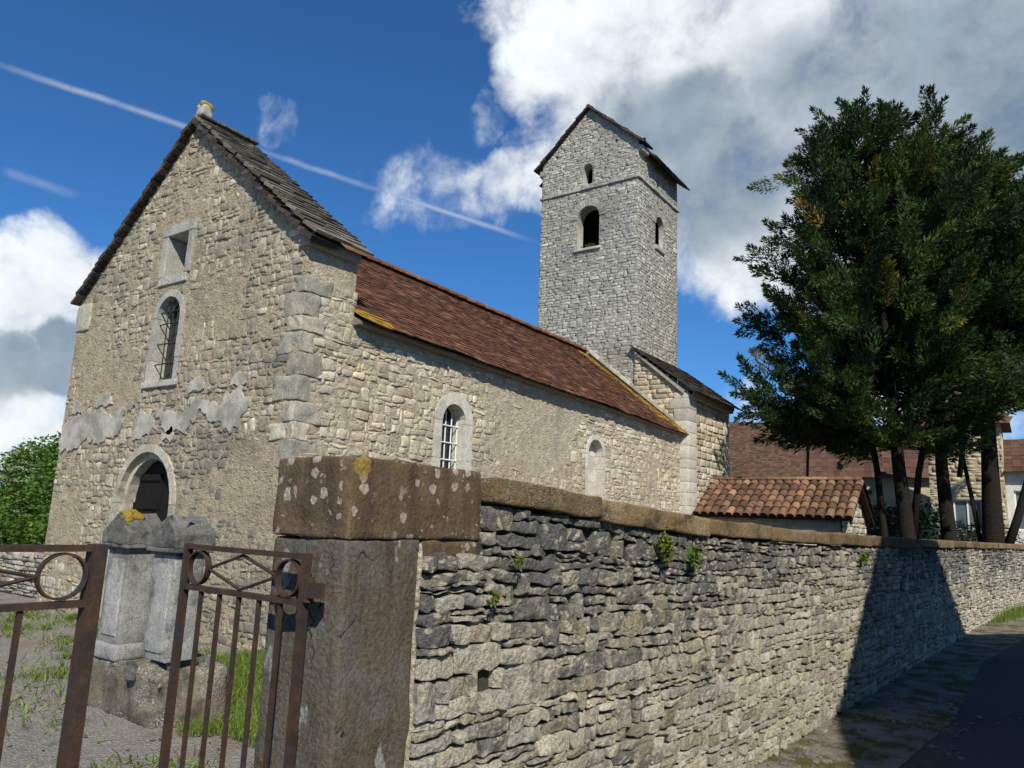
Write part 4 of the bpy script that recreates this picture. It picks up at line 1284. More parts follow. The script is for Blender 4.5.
# its twin on the other side of the gate, just outside the photograph
pier2 = empty('gate_pier', (-2.25, -0.03, 0), 'dark concrete gate pier carrying the nearer gate leaf', 'gate pier')
mb = MB(); V, f = rblock((-2.46, -0.24, -0.05), (-2.06, 0.14, 1.508), 0.018, (6, 6, 12), 0.007, 4, 5); mb.add(V, f)
mb.build('pier_body', M_pier, pier2, True)
mb = MB(); V, f = rblock((-2.48, -0.27, 1.512), (-2.05, 0.16, 1.79), 0.014, (8, 8, 6), 0.006, 5, 19); mb.add(V, f)
mb.build('pier_cap', M_cap, pier2, True)

wall = empty('dry_stone_wall', (-1.9, 10, 0), 'long dry stone churchyard wall of grey and cream rubble under brown coping stones', 'wall')
TOPY = [1.7, 2.46, 3.04, 4.46, 6.56, 10.35, 16, 25, 40]
TOPZ = [1.80, 1.785, 1.75, 1.67, 1.61, 1.57, 1.54, 1.49, 1.45]
def ztop(u): return np.interp(u, TOPY, TOPZ)
def Mw(u, v, d):
    u, v, d = np.broadcast_arrays(np.asarray(u, float), np.asarray(v, float), np.asarray(d, float))
    s = 0.065+0.015*np.maximum(u-16, 0)
    k = np.sqrt(1+s*s)
    return np.stack([xw(u)+d/k, u-d*s/k, v], -1)
def mt(u): return (ztop(u)-0.118)
def w_tone(u, v, rs):
    P = np.stack([u, v*1.3, np.zeros_like(u)], -1)
    t = v/1.0
    return np.clip((t-0.38)*1.25+0.50*vnoise(P, 0.8, 5, 3)+rs.normal(0, 0.16, len(u)), -0.2, 1.1)
mb = MB()
vb = rows(0, 1.0, 0.024, 0.050, np.random.default_rng(77))
def caphole(v): return (2.0, 2.535) if v*1.665 > 1.425 else None
N1 = stones(mb, Mw, vb, lambda v: 2.175, lambda v: 7.5, 0.08, 0.29, [caphole], 101, 22, 11, (-0.009, 0.011), (0.0006, 0.0042), 0.13, 0.006, 0.004, 0, tone=w_tone, jit=0.007, rough=0.012, top=mt, corner=0.35, facet=0.026, micro=0.0035)
N2 = stones(mb, Mw, vb, lambda v: 7.5, lambda v: 14, 0.09, 0.30, (), 102, 10, 7, (-0.009, 0.011), (0.0006, 0.0045), 0.13, 0.006, 0.005, 0, tone=w_tone, jit=0.008, rough=0.012, top=mt, corner=0.35, facet=0.03)
N3 = stones(mb, Mw, vb, lambda v: 14, lambda v: 32, 0.10, 0.32, (), 103, 4, 4, (-0.014, 0.024), (0.002, 0.007), 0.13, 0.006, 0.012, 0, tone=w_tone, jit=0.01, rough=0.01, top=mt, facet=0.04)
mb.build('masonry', M_dry, wall, False)
mb = MB()
us = np.linspace(2.17, 32, 60)
for d0, d1, fl in ((-0.05, -0.05, 0), (-0.40, -0.40, 1)):
    a = Mw(us, 0*us-0.2, d0); b = Mw(us, mt(us)-0.01-(us < 2.54)*0.14, d0)
    V = np.concatenate([a, b]); i = np.arange(59)
    q = np.stack([i, i+1, i+61, i+60], 1)
    mb.add(V, [q if not fl else q[:, ::-1]], (.5, .5, .5))
a = Mw(us, mt(us)-0.01-(us < 2.54)*0.14, -0.05); b = Mw(us, mt(us)-0.01-(us < 2.54)*0.14, -0.40)
mb.add(np.concatenate([a, b]), [np.stack([np.arange(59), np.arange(59)+1, np.arange(59)+61, np.arange(59)+60], 1)], (.5, .5, .5))
mb.build('wall_core', M_drycore, wall)
# lime joint between the pier and the first stones
mb = MB(); V, f = rblock((-1.97, 2.164, 0), (-1.918, 2.180, 1.5), 0.006, (2, 2, 40), 0.014, 18, 2); mb.add(V, f)
mb.build('mortar_joint', M_mor_n, wall, True)
# coping stones, each a slab of its own
u = 2.536; k = 0
rs = np.random.default_rng(15)
while u < 31:
    L = rs.uniform(0.75, 1.5)
    if k == 0: L = 0.86
    n_u = 14 if u < 9 else 5
    V, f = rblock((u+0.003, -0.42, -0.116+rs.uniform(-.01, .012)), (u+L-0.003, 0.030+rs.uniform(-0.01, 0.015), 0.0), 0.014, (n_u, 6, 4 if u < 9 else 3), 0.014, 5.0, k)
    P = Mw(V[:, 0], ztop(V[:, 0])+V[:, 2], V[:, 1])
    mb = MB(); mb.add(P, f, rs.random(3))
    mb.build('coping_stone', M_cop, wall, True)
    u += L; k += 1

# ------------------------------------------------------------------ iron gate leaves
def gate_leaf(hinge, direction, Wd, ztopr, label, nb=6, hinge_side=1):
    """leaf in the vertical plane through hinge along direction"""
    h = np.array(hinge, float); d = np.array((direction[0], direction[1], 0.0)); d /= np.linalg.norm(d)
    nrm = np.array((-d[1], d[0], 0))
    P = lambda u, z, o=0.0: h+d*u+np.array((0, 0, z))+nrm*o
    root = empty('iron_gate', tuple(h), label, 'gate', 'leaves of the rusty iron gate')
    def brect(a, b, hw, hd):
        mb = MB()
        a = np.array(a); b = np.array(b); ax = (b-a)/np.linalg.norm(b-a)
        s = nrm; t = np.cross(ax, s)
        ring = [s*-hd+t*-hw, s*hd+t*-hw, s*hd+t*hw, s*-hd+t*hw]
        hexas(mb, [[a+r_ for r_ in ring]+[b+r_ for r_ in ring]], np.array([[.5, .5, .5]]))
        return mb
    zb, z2 = 0.10, ztopr-0.163
    for uu in (0.0, Wd):
        brect(P(uu, 0.05), P(uu, ztopr), 0.017 if Wd > 0.8 else 0.011, 0.030 if Wd > 0.8 else 0.014).build('stile', M_iron, root)
    brect(P(0.016, ztopr-0.011), P(Wd-0.016, ztopr-0.011), 0.009, 0.014).build('rail', M_iron, root)
    brect(P(0.016, z2), P(Wd-0.016, z2), 0.009, 0.014).build('rail', M_iron, root)
    brect(P(0.016, zb), P(Wd-0.016, zb), 0.013, 0.016).build('rail', M_iron, root)
    for i in range(1, nb):
        uu = Wd*i/nb
        brect(P(uu, zb+0.012), P(uu, z2-0.010), 0.0068, 0.0068).build('bar', M_iron, root)
    rr_ = (ztopr-0.022-(z2+0.011))/2
    zc = (ztopr-0.022+z2+0.011)/2
    cs = (0.0165+rr_+0.002, Wd-0.0165-rr_-0.002)
    for c in cs:
        mb = MB(); K = 40
        an = np.arange(K)*2*math.pi/K
        V = []
        for r_, o in ((rr_-0.001, -0.012), (rr_-0.001, 0.012), (rr_-0.007, 0.012), (rr_-0.007, -0.012)):
            V.append(np.array([P(c+r_*math.cos(a), zc+r_*math.sin(a), o) for a in an]))
        i = np.arange(K); j2 = (i+1) % K
        fs = [np.stack([i+a*K, j2+a*K, j2+((a+1) % 4)*K, i+((a+1) % 4)*K], 1) for a in range(4)]
        mb.add(np.concatenate(V), fs)
        mb.build('ring', M_iron, root)
    m = Wd/2
    mb = MB()
    for a, b in (((cs[0]+rr_-.003, zc), (m, ztopr-0.026)), ((m, ztopr-0.026), (cs[1]-rr_+.003, zc)), ((cs[1]-rr_+.003, zc), (m, z2+0.015)), ((m, z2+0.015), (cs[0]+rr_-.003, zc))):
        a_ = P(*a); b_ = P(*b)
        bar(mb, a_, b_, 0.006, 6)
    mb.build('lattice', M_iron, root)
    mb = MB()
    for zz in (zc-0.03, 0.28):
        a_ = P(-0.017, zz); b_ = P(-0.085, zz)
        bar(mb, a_, b_, 0.02, rect=(0.016, 0.024)); bar(mb, P(-0.022, zz-0.04), P(-0.022, zz+0.04), 0.017, 10)
        mb.build('hinge', M_iron, root); mb = MB()
    return root

gate_leaf((-2.035, 1.725, 0), (-1, 0.0), 0.70, 1.46, 'rusty iron gate leaf standing open against the dark concrete pier')
gate_leaf((-2.267, 0.243, 0), (0.06, 0.865), 0.867, 1.485, 'rusty iron gate leaf nearest the viewer with a broad brown edge', 5)

# ------------------------------------------------------------------ monument of two stelae
mon = empty('stone_monument', (-5.9, 3.5, 0), 'grey stone monument of twin upright slabs with gabled caps on a broken base', 'monument')
mb = MB(); V, f = rblock((-6.45, 3.30, -0.05), (-5.32, 3.86, 0.37), 0.05, (10, 6, 6), 0.05, 3.2, 2); mb.add(V, f)
mbase = mb.build('monument_base', M_base, mon, True)
mb = MB()
for i in range(26):
    c = np.array((RNG.uniform(-5.85, -5.34), RNG.uniform(3.28, 3.8), RNG.uniform(0.30, 0.40))); s_ = RNG.uniform(0.02, 0.055, 3)
    V, f = rblock(c-s_, c+s_, 0.02, (3, 3, 3), 0.03, 9, i); mb.add(V, f, RNG.random(3))
mb.build('broken_masonry', M_moncap, mbase, True)
for x1, y0, wd_, z0, plinth, sd in ((-6.09, 3.32, 0.33, 0.37, True, 1), (-5.42, 3.33, 0.33, 0.44, False, 2)):
    x0 = x1-wd_; y1 = y0+0.24
    zt_ = 1.235
    mb = MB(); V, f = rblock((x0, y0, z0+(0.12 if plinth else 0)), (x1, y1, zt_), 0.012, (6, 5, 12), 0.004, 5, sd); mb.add(V, f, RNG.random(3))
    V, f = rblock((x0+0.05, y0-0.012, z0+(0.18 if plinth else 0.06)), (x1-0.05, y0+0.05, zt_-0.08), 0.008, (4, 2, 8), 0.002, 5, sd+4); mb.add(V, f, RNG.random(3))
    st = mb.build('stele', M_mon, mon, True)
    if plinth:
        mb = MB(); V, f = rblock((x0-0.035, y0-0.035, z0-0.005), (x1+0.035, y1+0.035, z0+0.125), 0.03, (5, 4, 3), 0.006, 6, 4); mb.add(V, f, RNG.random(3))
        mb.build('plinth', M_mon, st, True)
    mb = MB()
    for k_, (o, za, zb2) in enumerate(((0.022, zt_-0.012, zt_+0.018), (0.045, zt_+0.012, zt_+0.05))):
        V, f = rblock((x0-o, y0-o, za), (x1+o, y1+o, zb2), 0.01, (5, 4, 2), 0.003, 7, k_); mb.add(V, f, RNG.random(3))
    # gabled top: a rough prism, the gable towards the gate
    o = 0.05
    V, f = rblock((x0-o, y0-o, zt_+0.045), (x1+o, y1+o, zt_+0.295), 0.014, (12, 6, 7), 0.0, 7, 5)
    cx = (x0+x1)/2+(0.0 if sd == 1 else 0.03); hh = (V[:, 2]-(zt_+0.045))/0.25
    sq = 1-np.clip(np.abs(V[:, 0]-cx)/((x1-x0)/2+o), 0, 1.1)*0.62
    V[:, 2] = zt_+0.045+hh*0.25*sq
    V += np.stack([vnoise(V, 14, 3, 2), vnoise(V, 14, 6, 2), vnoise(V, 12, 8, 2)], 1)*0.007
    mb.add(V, f, RNG.random(3))
    cp = mb.build('stele_cap', M_moncap, st, True)
    mb = MB()
    cc = (cx+(0.02 if sd == 1 else 0.05), y0+0.02, zt_+0.27)
    V, f = rblock((cc[0]-0.06, cc[1]-0.05, cc[2]-0.08), (cc[0]+0.08, cc[1]+0.12, cc[2]+(0.045 if sd == 1 else 0.03)), 0.05, (5, 5, 4), 0.03, 13, 7); mb.add(V, f, RNG.random(3))
    mb.build('lichen', M_yel if sd == 1 else M_moncap, cp, True)

# ------------------------------------------------------------------ low wall and elder bush north of the church
lw = MB()
Ml = plane_map((0, 6.0, 0), (1, 0, 0), (0, 0, 1), (0, -1, 0))
stones(lw, Ml, rows(0, 0.72, 0.05, 0.1, rs0), lambda v: -22, lambda v: -12.9, 0.15, 0.45, (), 131, 4, 4, (-0.02, 0.03), (0.003, 0.01), 0.1, 0.01, 0.02, 0, tone=lambda u, v, rs: np.clip(0.25+rs.normal(0, .25, len(u)), 0, 1))
box(lw, (-22, 6.05, -0.1), (-12.9, 6.4, 0.70), (0.4, 0.4, 0.5))
o = lw.build('low_wall', M_dry, None, True); setp(o, 'low rubble wall beyond the church, running below the green elder bush', 'wall')


def leaf_quads(mb, C, size, rs, flat=0.35, aspect=0.5, col=None, mi=0, up=None):
    """one small pointed leaf (two triangles folded) per centre"""
    N = len(C)
    d = rs.normal(0, 1, (N, 3)); d[:, 2] *= flat
    if up is not None: d = d+up
    d /= np.linalg.norm(d, axis=1, keepdims=True)
    n = rs.normal(0, 1, (N, 3)); n[:, 2] += 1.0
    s = np.cross(d, n); s /= np.linalg.norm(s, axis=1, keepdims=True)
    L = rs.uniform(0.7, 1.3, (N, 1))*size
    a = C; b = C+d*L*0.5+s*L*aspect*0.5; c = C+d*L; e = C+d*L*0.5-s*L*aspect*0.5
    V = np.stack([a, b, c, e], 1).reshape(-1, 3)
    f = np.arange(4*N).reshape(N, 4)
    if col is None: col = rs.random((N, 3))
    mb.add(V, f, np.repeat(col, 4, 0), mi)


bush = empty('elder_bush', (-21.0, 9.5, 0), 'bright green flowering elder bush behind the low wall left of the church', 'bush')
rs = np.random.default_rng(8)
mb = MB()
Cs = []; cols = []
for i in range(190):
    c = np.array((rs.uniform(-27, -17.5), 0, 0)); c[1] = 8.9+(-20-c[0])*0.25+rs.uniform(-0.6, 1.6); top_ = 2.75+0.4*math.sin(c[0]*1.3)
    c[2] = rs.uniform(0.4, top_); r_ = rs.uniform(0.35, 0.7)
    k = int(500*r_)
    q = rs.normal(0, 1, (k, 3)); q = q/np.linalg.norm(q, axis=1, keepdims=True)*(r_*rs.uniform(0.55, 1.05, (k, 1)))
    Cs.append(c+q); t = rs.uniform(0, 0.6)
    cols.append(np.stack([np.clip(t+rs.normal(0, .15, k), 0, 1), rs.random(k), rs.random(k)], 1))
leaf_quads(mb, np.concatenate(Cs), 0.13, rs, col=np.concatenate(cols))
mb.build('foliage', M_elder, bush)
mb = MB()
for i in range(26):
    c = np.array((rs.uniform(-25, -18), 0, rs.uniform(1.2, 3.0))); c[1] = 8.0+(-20-c[0])*0.25
    q = rs.normal(0, 0.06, (40, 3)); q[:, 2] *= 0.3
    leaf_quads(mb, c+q, 0.03, rs)
mb.build('blossom', M_flower, bush)
mb = MB()
for i in range(14):
    mb = MB(); x = rs.uniform(-25, -18); y = rs.uniform(9, 10)
    tube(mb, [(x, y, 0), (x+rs.normal(0, .2), y+rs.normal(0, .2), 1.2), (x+rs.normal(0, .4), y+rs.normal(0, .4), 2.4)], [0.05, 0.04, 0.015], 6)
    mb.build('stem', M_bark, bush, True)

# ------------------------------------------------------------------ shed with Roman tiles leaning on the choir
shed = empty('tiled_shed', (-5.1, 19.2, 0), 'low stone shed with an orange Roman tile roof, built against the choir', 'shed')
SX0, SX1, SY, SZ, SE, SYE, SYB = -6.88, -3.30, 19.2, 2.82, 1.93, 17.72, 20.75
mb = MB()
box(mb, (SX0, SYE+0.22, -0.1), (SX1-0.25, SYB-0.2, 1.95))
Mg = plane_map((SX1-0.16, 0, 0), (0, 1, 0), (0, 0, 1), (1, 0, 0))
wall_face(mb, Mg, [(SYE+0.22, -0.1), (SYB-0.2, -0.1), (SYB-0.2, 1.92), (SY, 2.72), (SYE+0.22, 1.92)], ())
stones(mb, Mg, rows(0.2, 2.7, 0.1, 0.16, rs0), lambda v: SYE+0.22 if v < 1.92 else SYE+0.22+(v-1.92)/0.8*1.26, lambda v: SYB-0.2 if v < 1.92 else SYB-0.2-(v-1.92)/0.8*1.35, 0.15, 0.4, (), 141, 4, 4, (0.005, 0.03), (0.004, 0.012), 0.04, 0.01, 0.015, 1)
mb.build('wall', [M_mor_n, M_nave], shed, True)
mb = MB(); cvs = []
def canal(mb, e, r, side):
    e = np.array(e, float); r = np.array(r, float); up = (r-e)/np.linalg.norm(r-e); L = np.linalg.norm(r-e)
    al = np.array((1.0, 0, 0)); nr = np.cross(al, up); nr = nr if nr[2] > 0 else -nr
    n = int(L/0.30)+1; ex = L/n
    a = np.linspace(0, math.pi, 9)
    for k in range(n):
        lo = e+up*(ex*k-(0.05 if k == 0 else 0.0)-RNG.uniform(0, .02)); hi = e+up*min(ex*(k+1)+0.07, L)
        x = RNG.uniform(-.012, .012); ls = 0.028; V = []
        for p, rr_, lf in ((lo, 0.098, ls), (hi, 0.082, 0.004)):
            V += [p+al*(x+rr_*math.cos(t))+nr*(lf+rr_*0.85*math.sin(t)) for t in a]
            V += [p+al*(x+(rr_-.014)*math.cos(t))+nr*(lf+(rr_-.014)*0.85*math.sin(t)) for t in a]
        i = np.arange(8)
        mb.add(V, [np.stack([i, i+1, i+19, i+18], 1), np.stack([i, i+9, i+10, i+1], 1), np.stack([i+9, i+27, i+28, i+10], 1)], RNG.random(3))
ncol = 18
for c in range(ncol):
    x = SX0+0.1+(SX1-SX0-0.12)*c/(ncol-1)
    canal(mb, (x, SYE, SE), (x, SY, SZ), 0); canal(mb, (x, SYB, SE-0.02), (x, SY, SZ), 1)
for (y0, z0) in ((SYE+0.02, SE-0.02), (SYB-0.02, SE-0.04)):
    mb.add([(SX0, y0, z0), (SX1, y0, z0), (SX1, SY, SZ-0.02), (SX0, SY, SZ-0.02)], [np.array([[0, 1, 2, 3]])], (0.1, 0.3, 0.3))
mb.build('tile_roof', M_canal, shed, True)
mb = MB()
for i in range(10):
    x0 = SX0+(SX1-SX0)*i/10
    a = np.linspace(0, math.pi, 9); V = []
    for x, r_ in ((x0, 0.105), (x0+0.40, 0.09)):
        V += [(x, SY+r_*math.cos(t), SZ+0.045+r_*0.75*math.sin(t)) for t in a]
    k = np.arange(8); mb.add(V, [np.stack([k, k+1, k+10, k+9], 1)], RNG.random(3))
mb.build('ridge_tiles', M_canal, shed, True)
mb = MB()
for (y, z) in ((SYE+0.05, SE-0.03), (SYB-0.05, SE-0.05)):
    bar(mb, (SX1+0.0, y, z-0.05), (SX1+0.0, SY, SZ-0.07), 0.02, rect=(0.02, 0.07))
box(mb, (SX0, SYE+0.10, SE-0.06), (SX1, SYE+0.14, SE+0.05))
mb.build('verge_board', M_wood, shed)

# ------------------------------------------------------------------ farm buildings behind the trees
def tile_plane(mb, e0, e1, r0, r1, expo, wd, seed, th=0.015):
    slabs(mb, e0, e1, r0, r1, expo, wd*0.92, wd*1.06, th, 0.04, seed, 0.015, 0.2, 0.015, 1.6, 0.0)

barn = empty('barn', (-10.5, 40.5, 0), 'long barn with a dark brown flat tiled roof behind the shed', 'barn')
ax = np.array((0.93, 0.37, 0)); pv = np.array((0.37, -0.93, 0))
c0 = np.array((-14.5, 36.9, 0)); c1 = c0+ax*7.9
mb = MB()
zr, ze, run = 6.98, 3.4, 3.6
e = lambda c, s: c+pv*run*s+np.array((0, 0, ze)); r_ = lambda c: c+np.array((0, 0, zr))
tile_plane(mb, e(c0, 1), e(c1, 1), r_(c0), r_(c1), 0.13, 0.17, 3)
mb.add([e(c0, -1), e(c1, -1), r_(c1), r_(c0)], [np.array([[0, 1, 2, 3]])], (.5, .5, .2))
mb.build('roof', M_barnroof, barn)
mb = MB()
q = lambda c, s, z: tuple(c+pv*(run-0.3)*s+np.array((0, 0, z)))
hexas(mb, [[q(c0, 1, -.1), q(c1, 1, -.1), q(c1, -1, -.1), q(c0, -1, -.1), q(c0, 1, ze+0.25), q(c1, 1, ze+0.25), q(c1, -1, ze+0.25), q(c0, -1, ze+0.25)]])
for c in (c0+ax*0.1, c1-ax*0.1):
    mb.poly([q(c, 1, ze+0.2), q(c, -1, ze+0.2), tuple(c+np.array((0, 0, zr-0.1)))])
mb.build('wall', M_ochre, barn)

barn2 = empty('farm_wing', (-5.8, 38.5, 0), 'lower farm wing with a red tiled roof seen between the conifer trunks', 'farm building')
ax = np.array((0.985, 0.17, 0)); pv = np.array((0.17, -0.985, 0))
c0 = np.array((-8.75, 38.2, 0)); c1 = c0+ax*5.9; zr, ze, run = 6.6, 4.1, 2.4
mb = MB()
tile_plane(mb, e(c0, 1), e(c1, 1), r_(c0), r_(c1), 0.30, 0.26, 4, 0.03)
mb.add([e(c0, -1), e(c1, -1), r_(c1), r_(c0)], [np.array([[0, 1, 2, 3]])], (.5, .5, .2))
mb.build('roof', M_redroof, barn2)
mb = MB()
hexas(mb, [[q(c0, 1, -.1), q(c1, 1, -.1), q(c1, -1, -.1), q(c0, -1, -.1), q(c0, 1, ze+0.25), q(c1, 1, ze+0.25), q(c1, -1, ze+0.25), q(c0, -1, ze+0.25)]])
for c in (c0+ax*0.1, c1-ax*0.1):
    mb.poly([q(c, 1, ze+0.2), q(c, -1, ze+0.2), tuple(c+np.array((0, 0, zr-0.1)))])
mb.build('wall', M_ochre, barn2)

dov = empty('dovecote_house', (-1.9, 33.4, 0), 'tall narrow ochre stone house with a steep brown roof and small square opening', 'house')
HX0, HX1, HY0, HY1 = -3.12, -0.75, 32.0, 34.6
mb = MB()
Mh = plane_map((0, HY0, 0), (1, 0, 0), (0, 0, 1), (0, -1, 0))
wall_face(mb, Mh, [(HX0, -0.1), (HX1, -0.1), (HX1, 5.85), (HX0, 5.85)], [rect(-1.95, 0.34, 5.1, 5.45), rect(-1.95, 0.9, 1.9, 3.0)], 0, 0, 0.3)
stones(mb, Mh, rows(1.0, 5.8, 0.12, 0.2, rs0), lambda v: HX0, lambda v: HX1, 0.2, 0.5, [hole_fn(-1.95, 0.34, 5.1, 5.45, .01, .08), hole_fn(-1.95, 0.9, 1.9, 3.0, .01, .1)], 151, 3, 3, (0.005, 0.025), (0.005, 0.015), 0.04, 0.008, 0.012, 0)
box(mb, (HX0, HY0+0.31, -0.1), (HX1, HY1, 5.8)); box(mb, (HX0, HY0+0.01, -0.1), (HX0+0.05, HY0+0.31, 5.8)); box(mb, (HX1-0.05, HY0+0.01, -0.1), (HX1, HY0+0.31, 5.8))
mb.build('wall', M_ochre, dov, True)
mb = MB()
A, B_, Cc, D = (HX0-0.3, HY0-0.3, 5.75), (HX1+0.3, HY0-0.3, 5.75), (HX1+0.3, HY1+0.3, 5.75), (HX0-0.3, HY1+0.3, 5.75)
ap0 = ((HX0+HX1)/2-0.05, (HY0+HY1)/2, 8.4); ap1 = ((HX0+HX1)/2+0.05, (HY0+HY1)/2, 8.4)
tile_plane(mb, A, B_, ap0, ap1, 0.18, 0.22, 21); tile_plane(mb, B_, Cc, ap1, ap1, 0.18, 0.22, 22) if False else None
mb.add([A, B_, Cc, D, ap0, ap1], [np.array([[1, 2, 5]]), np.array([[3, 0, 4]]), np.array([[2, 3, 4, 5]]), np.array([[0, 3, 2, 1]])], (.4, .4, .2))
mb.build('roof', M_barnroof, dov)
mb = MB()
for lo, hi in (((-2.2, 5.03), (-1.7, 5.10)), ((-2.2, 5.45), (-1.7, 5.52)), ((-2.2, 5.10), (-2.12, 5.45)), ((-1.78, 5.10), (-1.7, 5.45))):
    box(mb, (lo[0], HY0-0.16, lo[1]), (hi[0], HY0+0.1, hi[1]))
wdw = mb.build('window', M_sur, dov)
mb = MB(); mb.poly([(-2.2, HY0+0.25, 5.0), (-1.7, HY0+0.25, 5.0), (-1.7, HY0+0.25, 5.5), (-2.2, HY0+0.25, 5.5)]); mb.build('pane', M_inside, wdw)  # near-black sheet in place of the shaded hollow behind the opening
def casement(x0, x1, z0, z1, y, par, m=M_whitep):
    mb = MB(); t = 0.055
    for lo, hi in (((x0, z0), (x1, z0+t)), ((x0, z1-t), (x1, z1)), ((x0, z0+t), (x0+t, z1-t)), ((x1-t, z0+t), (x1, z1-t)), (((x0+x1)/2-t/2, z0+t), ((x0+x1)/2+t/2, z1-t))):
        box(mb, (lo[0], y-0.03, lo[1]), (hi[0], y+0.03, hi[1]))
    o = mb.build('window', m, par)
    mb = MB(); mb.poly([(x0, y+0.01, z0), (x1, y+0.01, z0), (x1, y+0.01, z1), (x0, y+0.01, z1)]); mb.build('pane', M_paleglass, o)
casement(-2.4, -1.5, 1.9, 3.0, HY0+0.15, dov)

wing = empty('white_house', (2.0, 33.6, 0), 'low white rendered house with a pale framed window at the end of the wall', 'house')
mb = MB()
WX0, WX1, WY0, WY1 = -0.745, 5.0, 32.25, 36.0
Mv = plane_map((0, WY0, 0), (1, 0, 0), (0, 0, 1), (0, -1, 0))
wall_face(mb, Mv, [(WX0, -0.1), (WX1, -0.1), (WX1, 4.1), (WX0, 4.1)], [rect(-0.02, 0.98, 1.95, 3.35), rect(2.4, 1.0, 1.95, 3.35)], 0, 0, 0.25)
box(mb, (WX0, WY0+0.26, -0.1), (WX1, WY1, 4.05))
mb.build('wall', M_white, wing)
casement(-0.51, 0.47, 1.95, 3.35, WY0+0.12, wing); casement(1.9, 2.9, 1.95, 3.35, WY0+0.12, wing)
mb = MB()
tile_plane(mb, (WX0, WY0-0.3, 4.0), (WX1, WY0-0.3, 4.0), (WX0, 34.1, 5.3), (WX1, 34.1, 5.3), 0.3, 0.26, 31, 0.03)
mb.add([(WX0, 34.1, 5.3), (WX1, 34.1, 5.3), (WX1, 36.3, 4.0), (WX0, 36.3, 4.0), (WX1, WY0, 4.0), (WX1, WY1, 4.0)], [np.array([[0, 1, 2, 3]]), np.array([[1, 4, 5]])], (.5, .5, .2))
mb.build('roof', M_redroof, wing)
gwall = MB()
V, f = rblock((-0.9, 29.0, -0.1), (5.0, 29.3, 1.75), 0.03, (12, 2, 4), 0.008); gwall.add(V, f)
o = gwall.build('garden_wall', M_white, None, True); setp(o, 'plain white rendered garden wall standing before the white house', 'wall')

# ------------------------------------------------------------------ conifers
def interp_r(prof, z): return float(np.interp(z, [p[0] for p in prof], [p[1] for p in prof]))


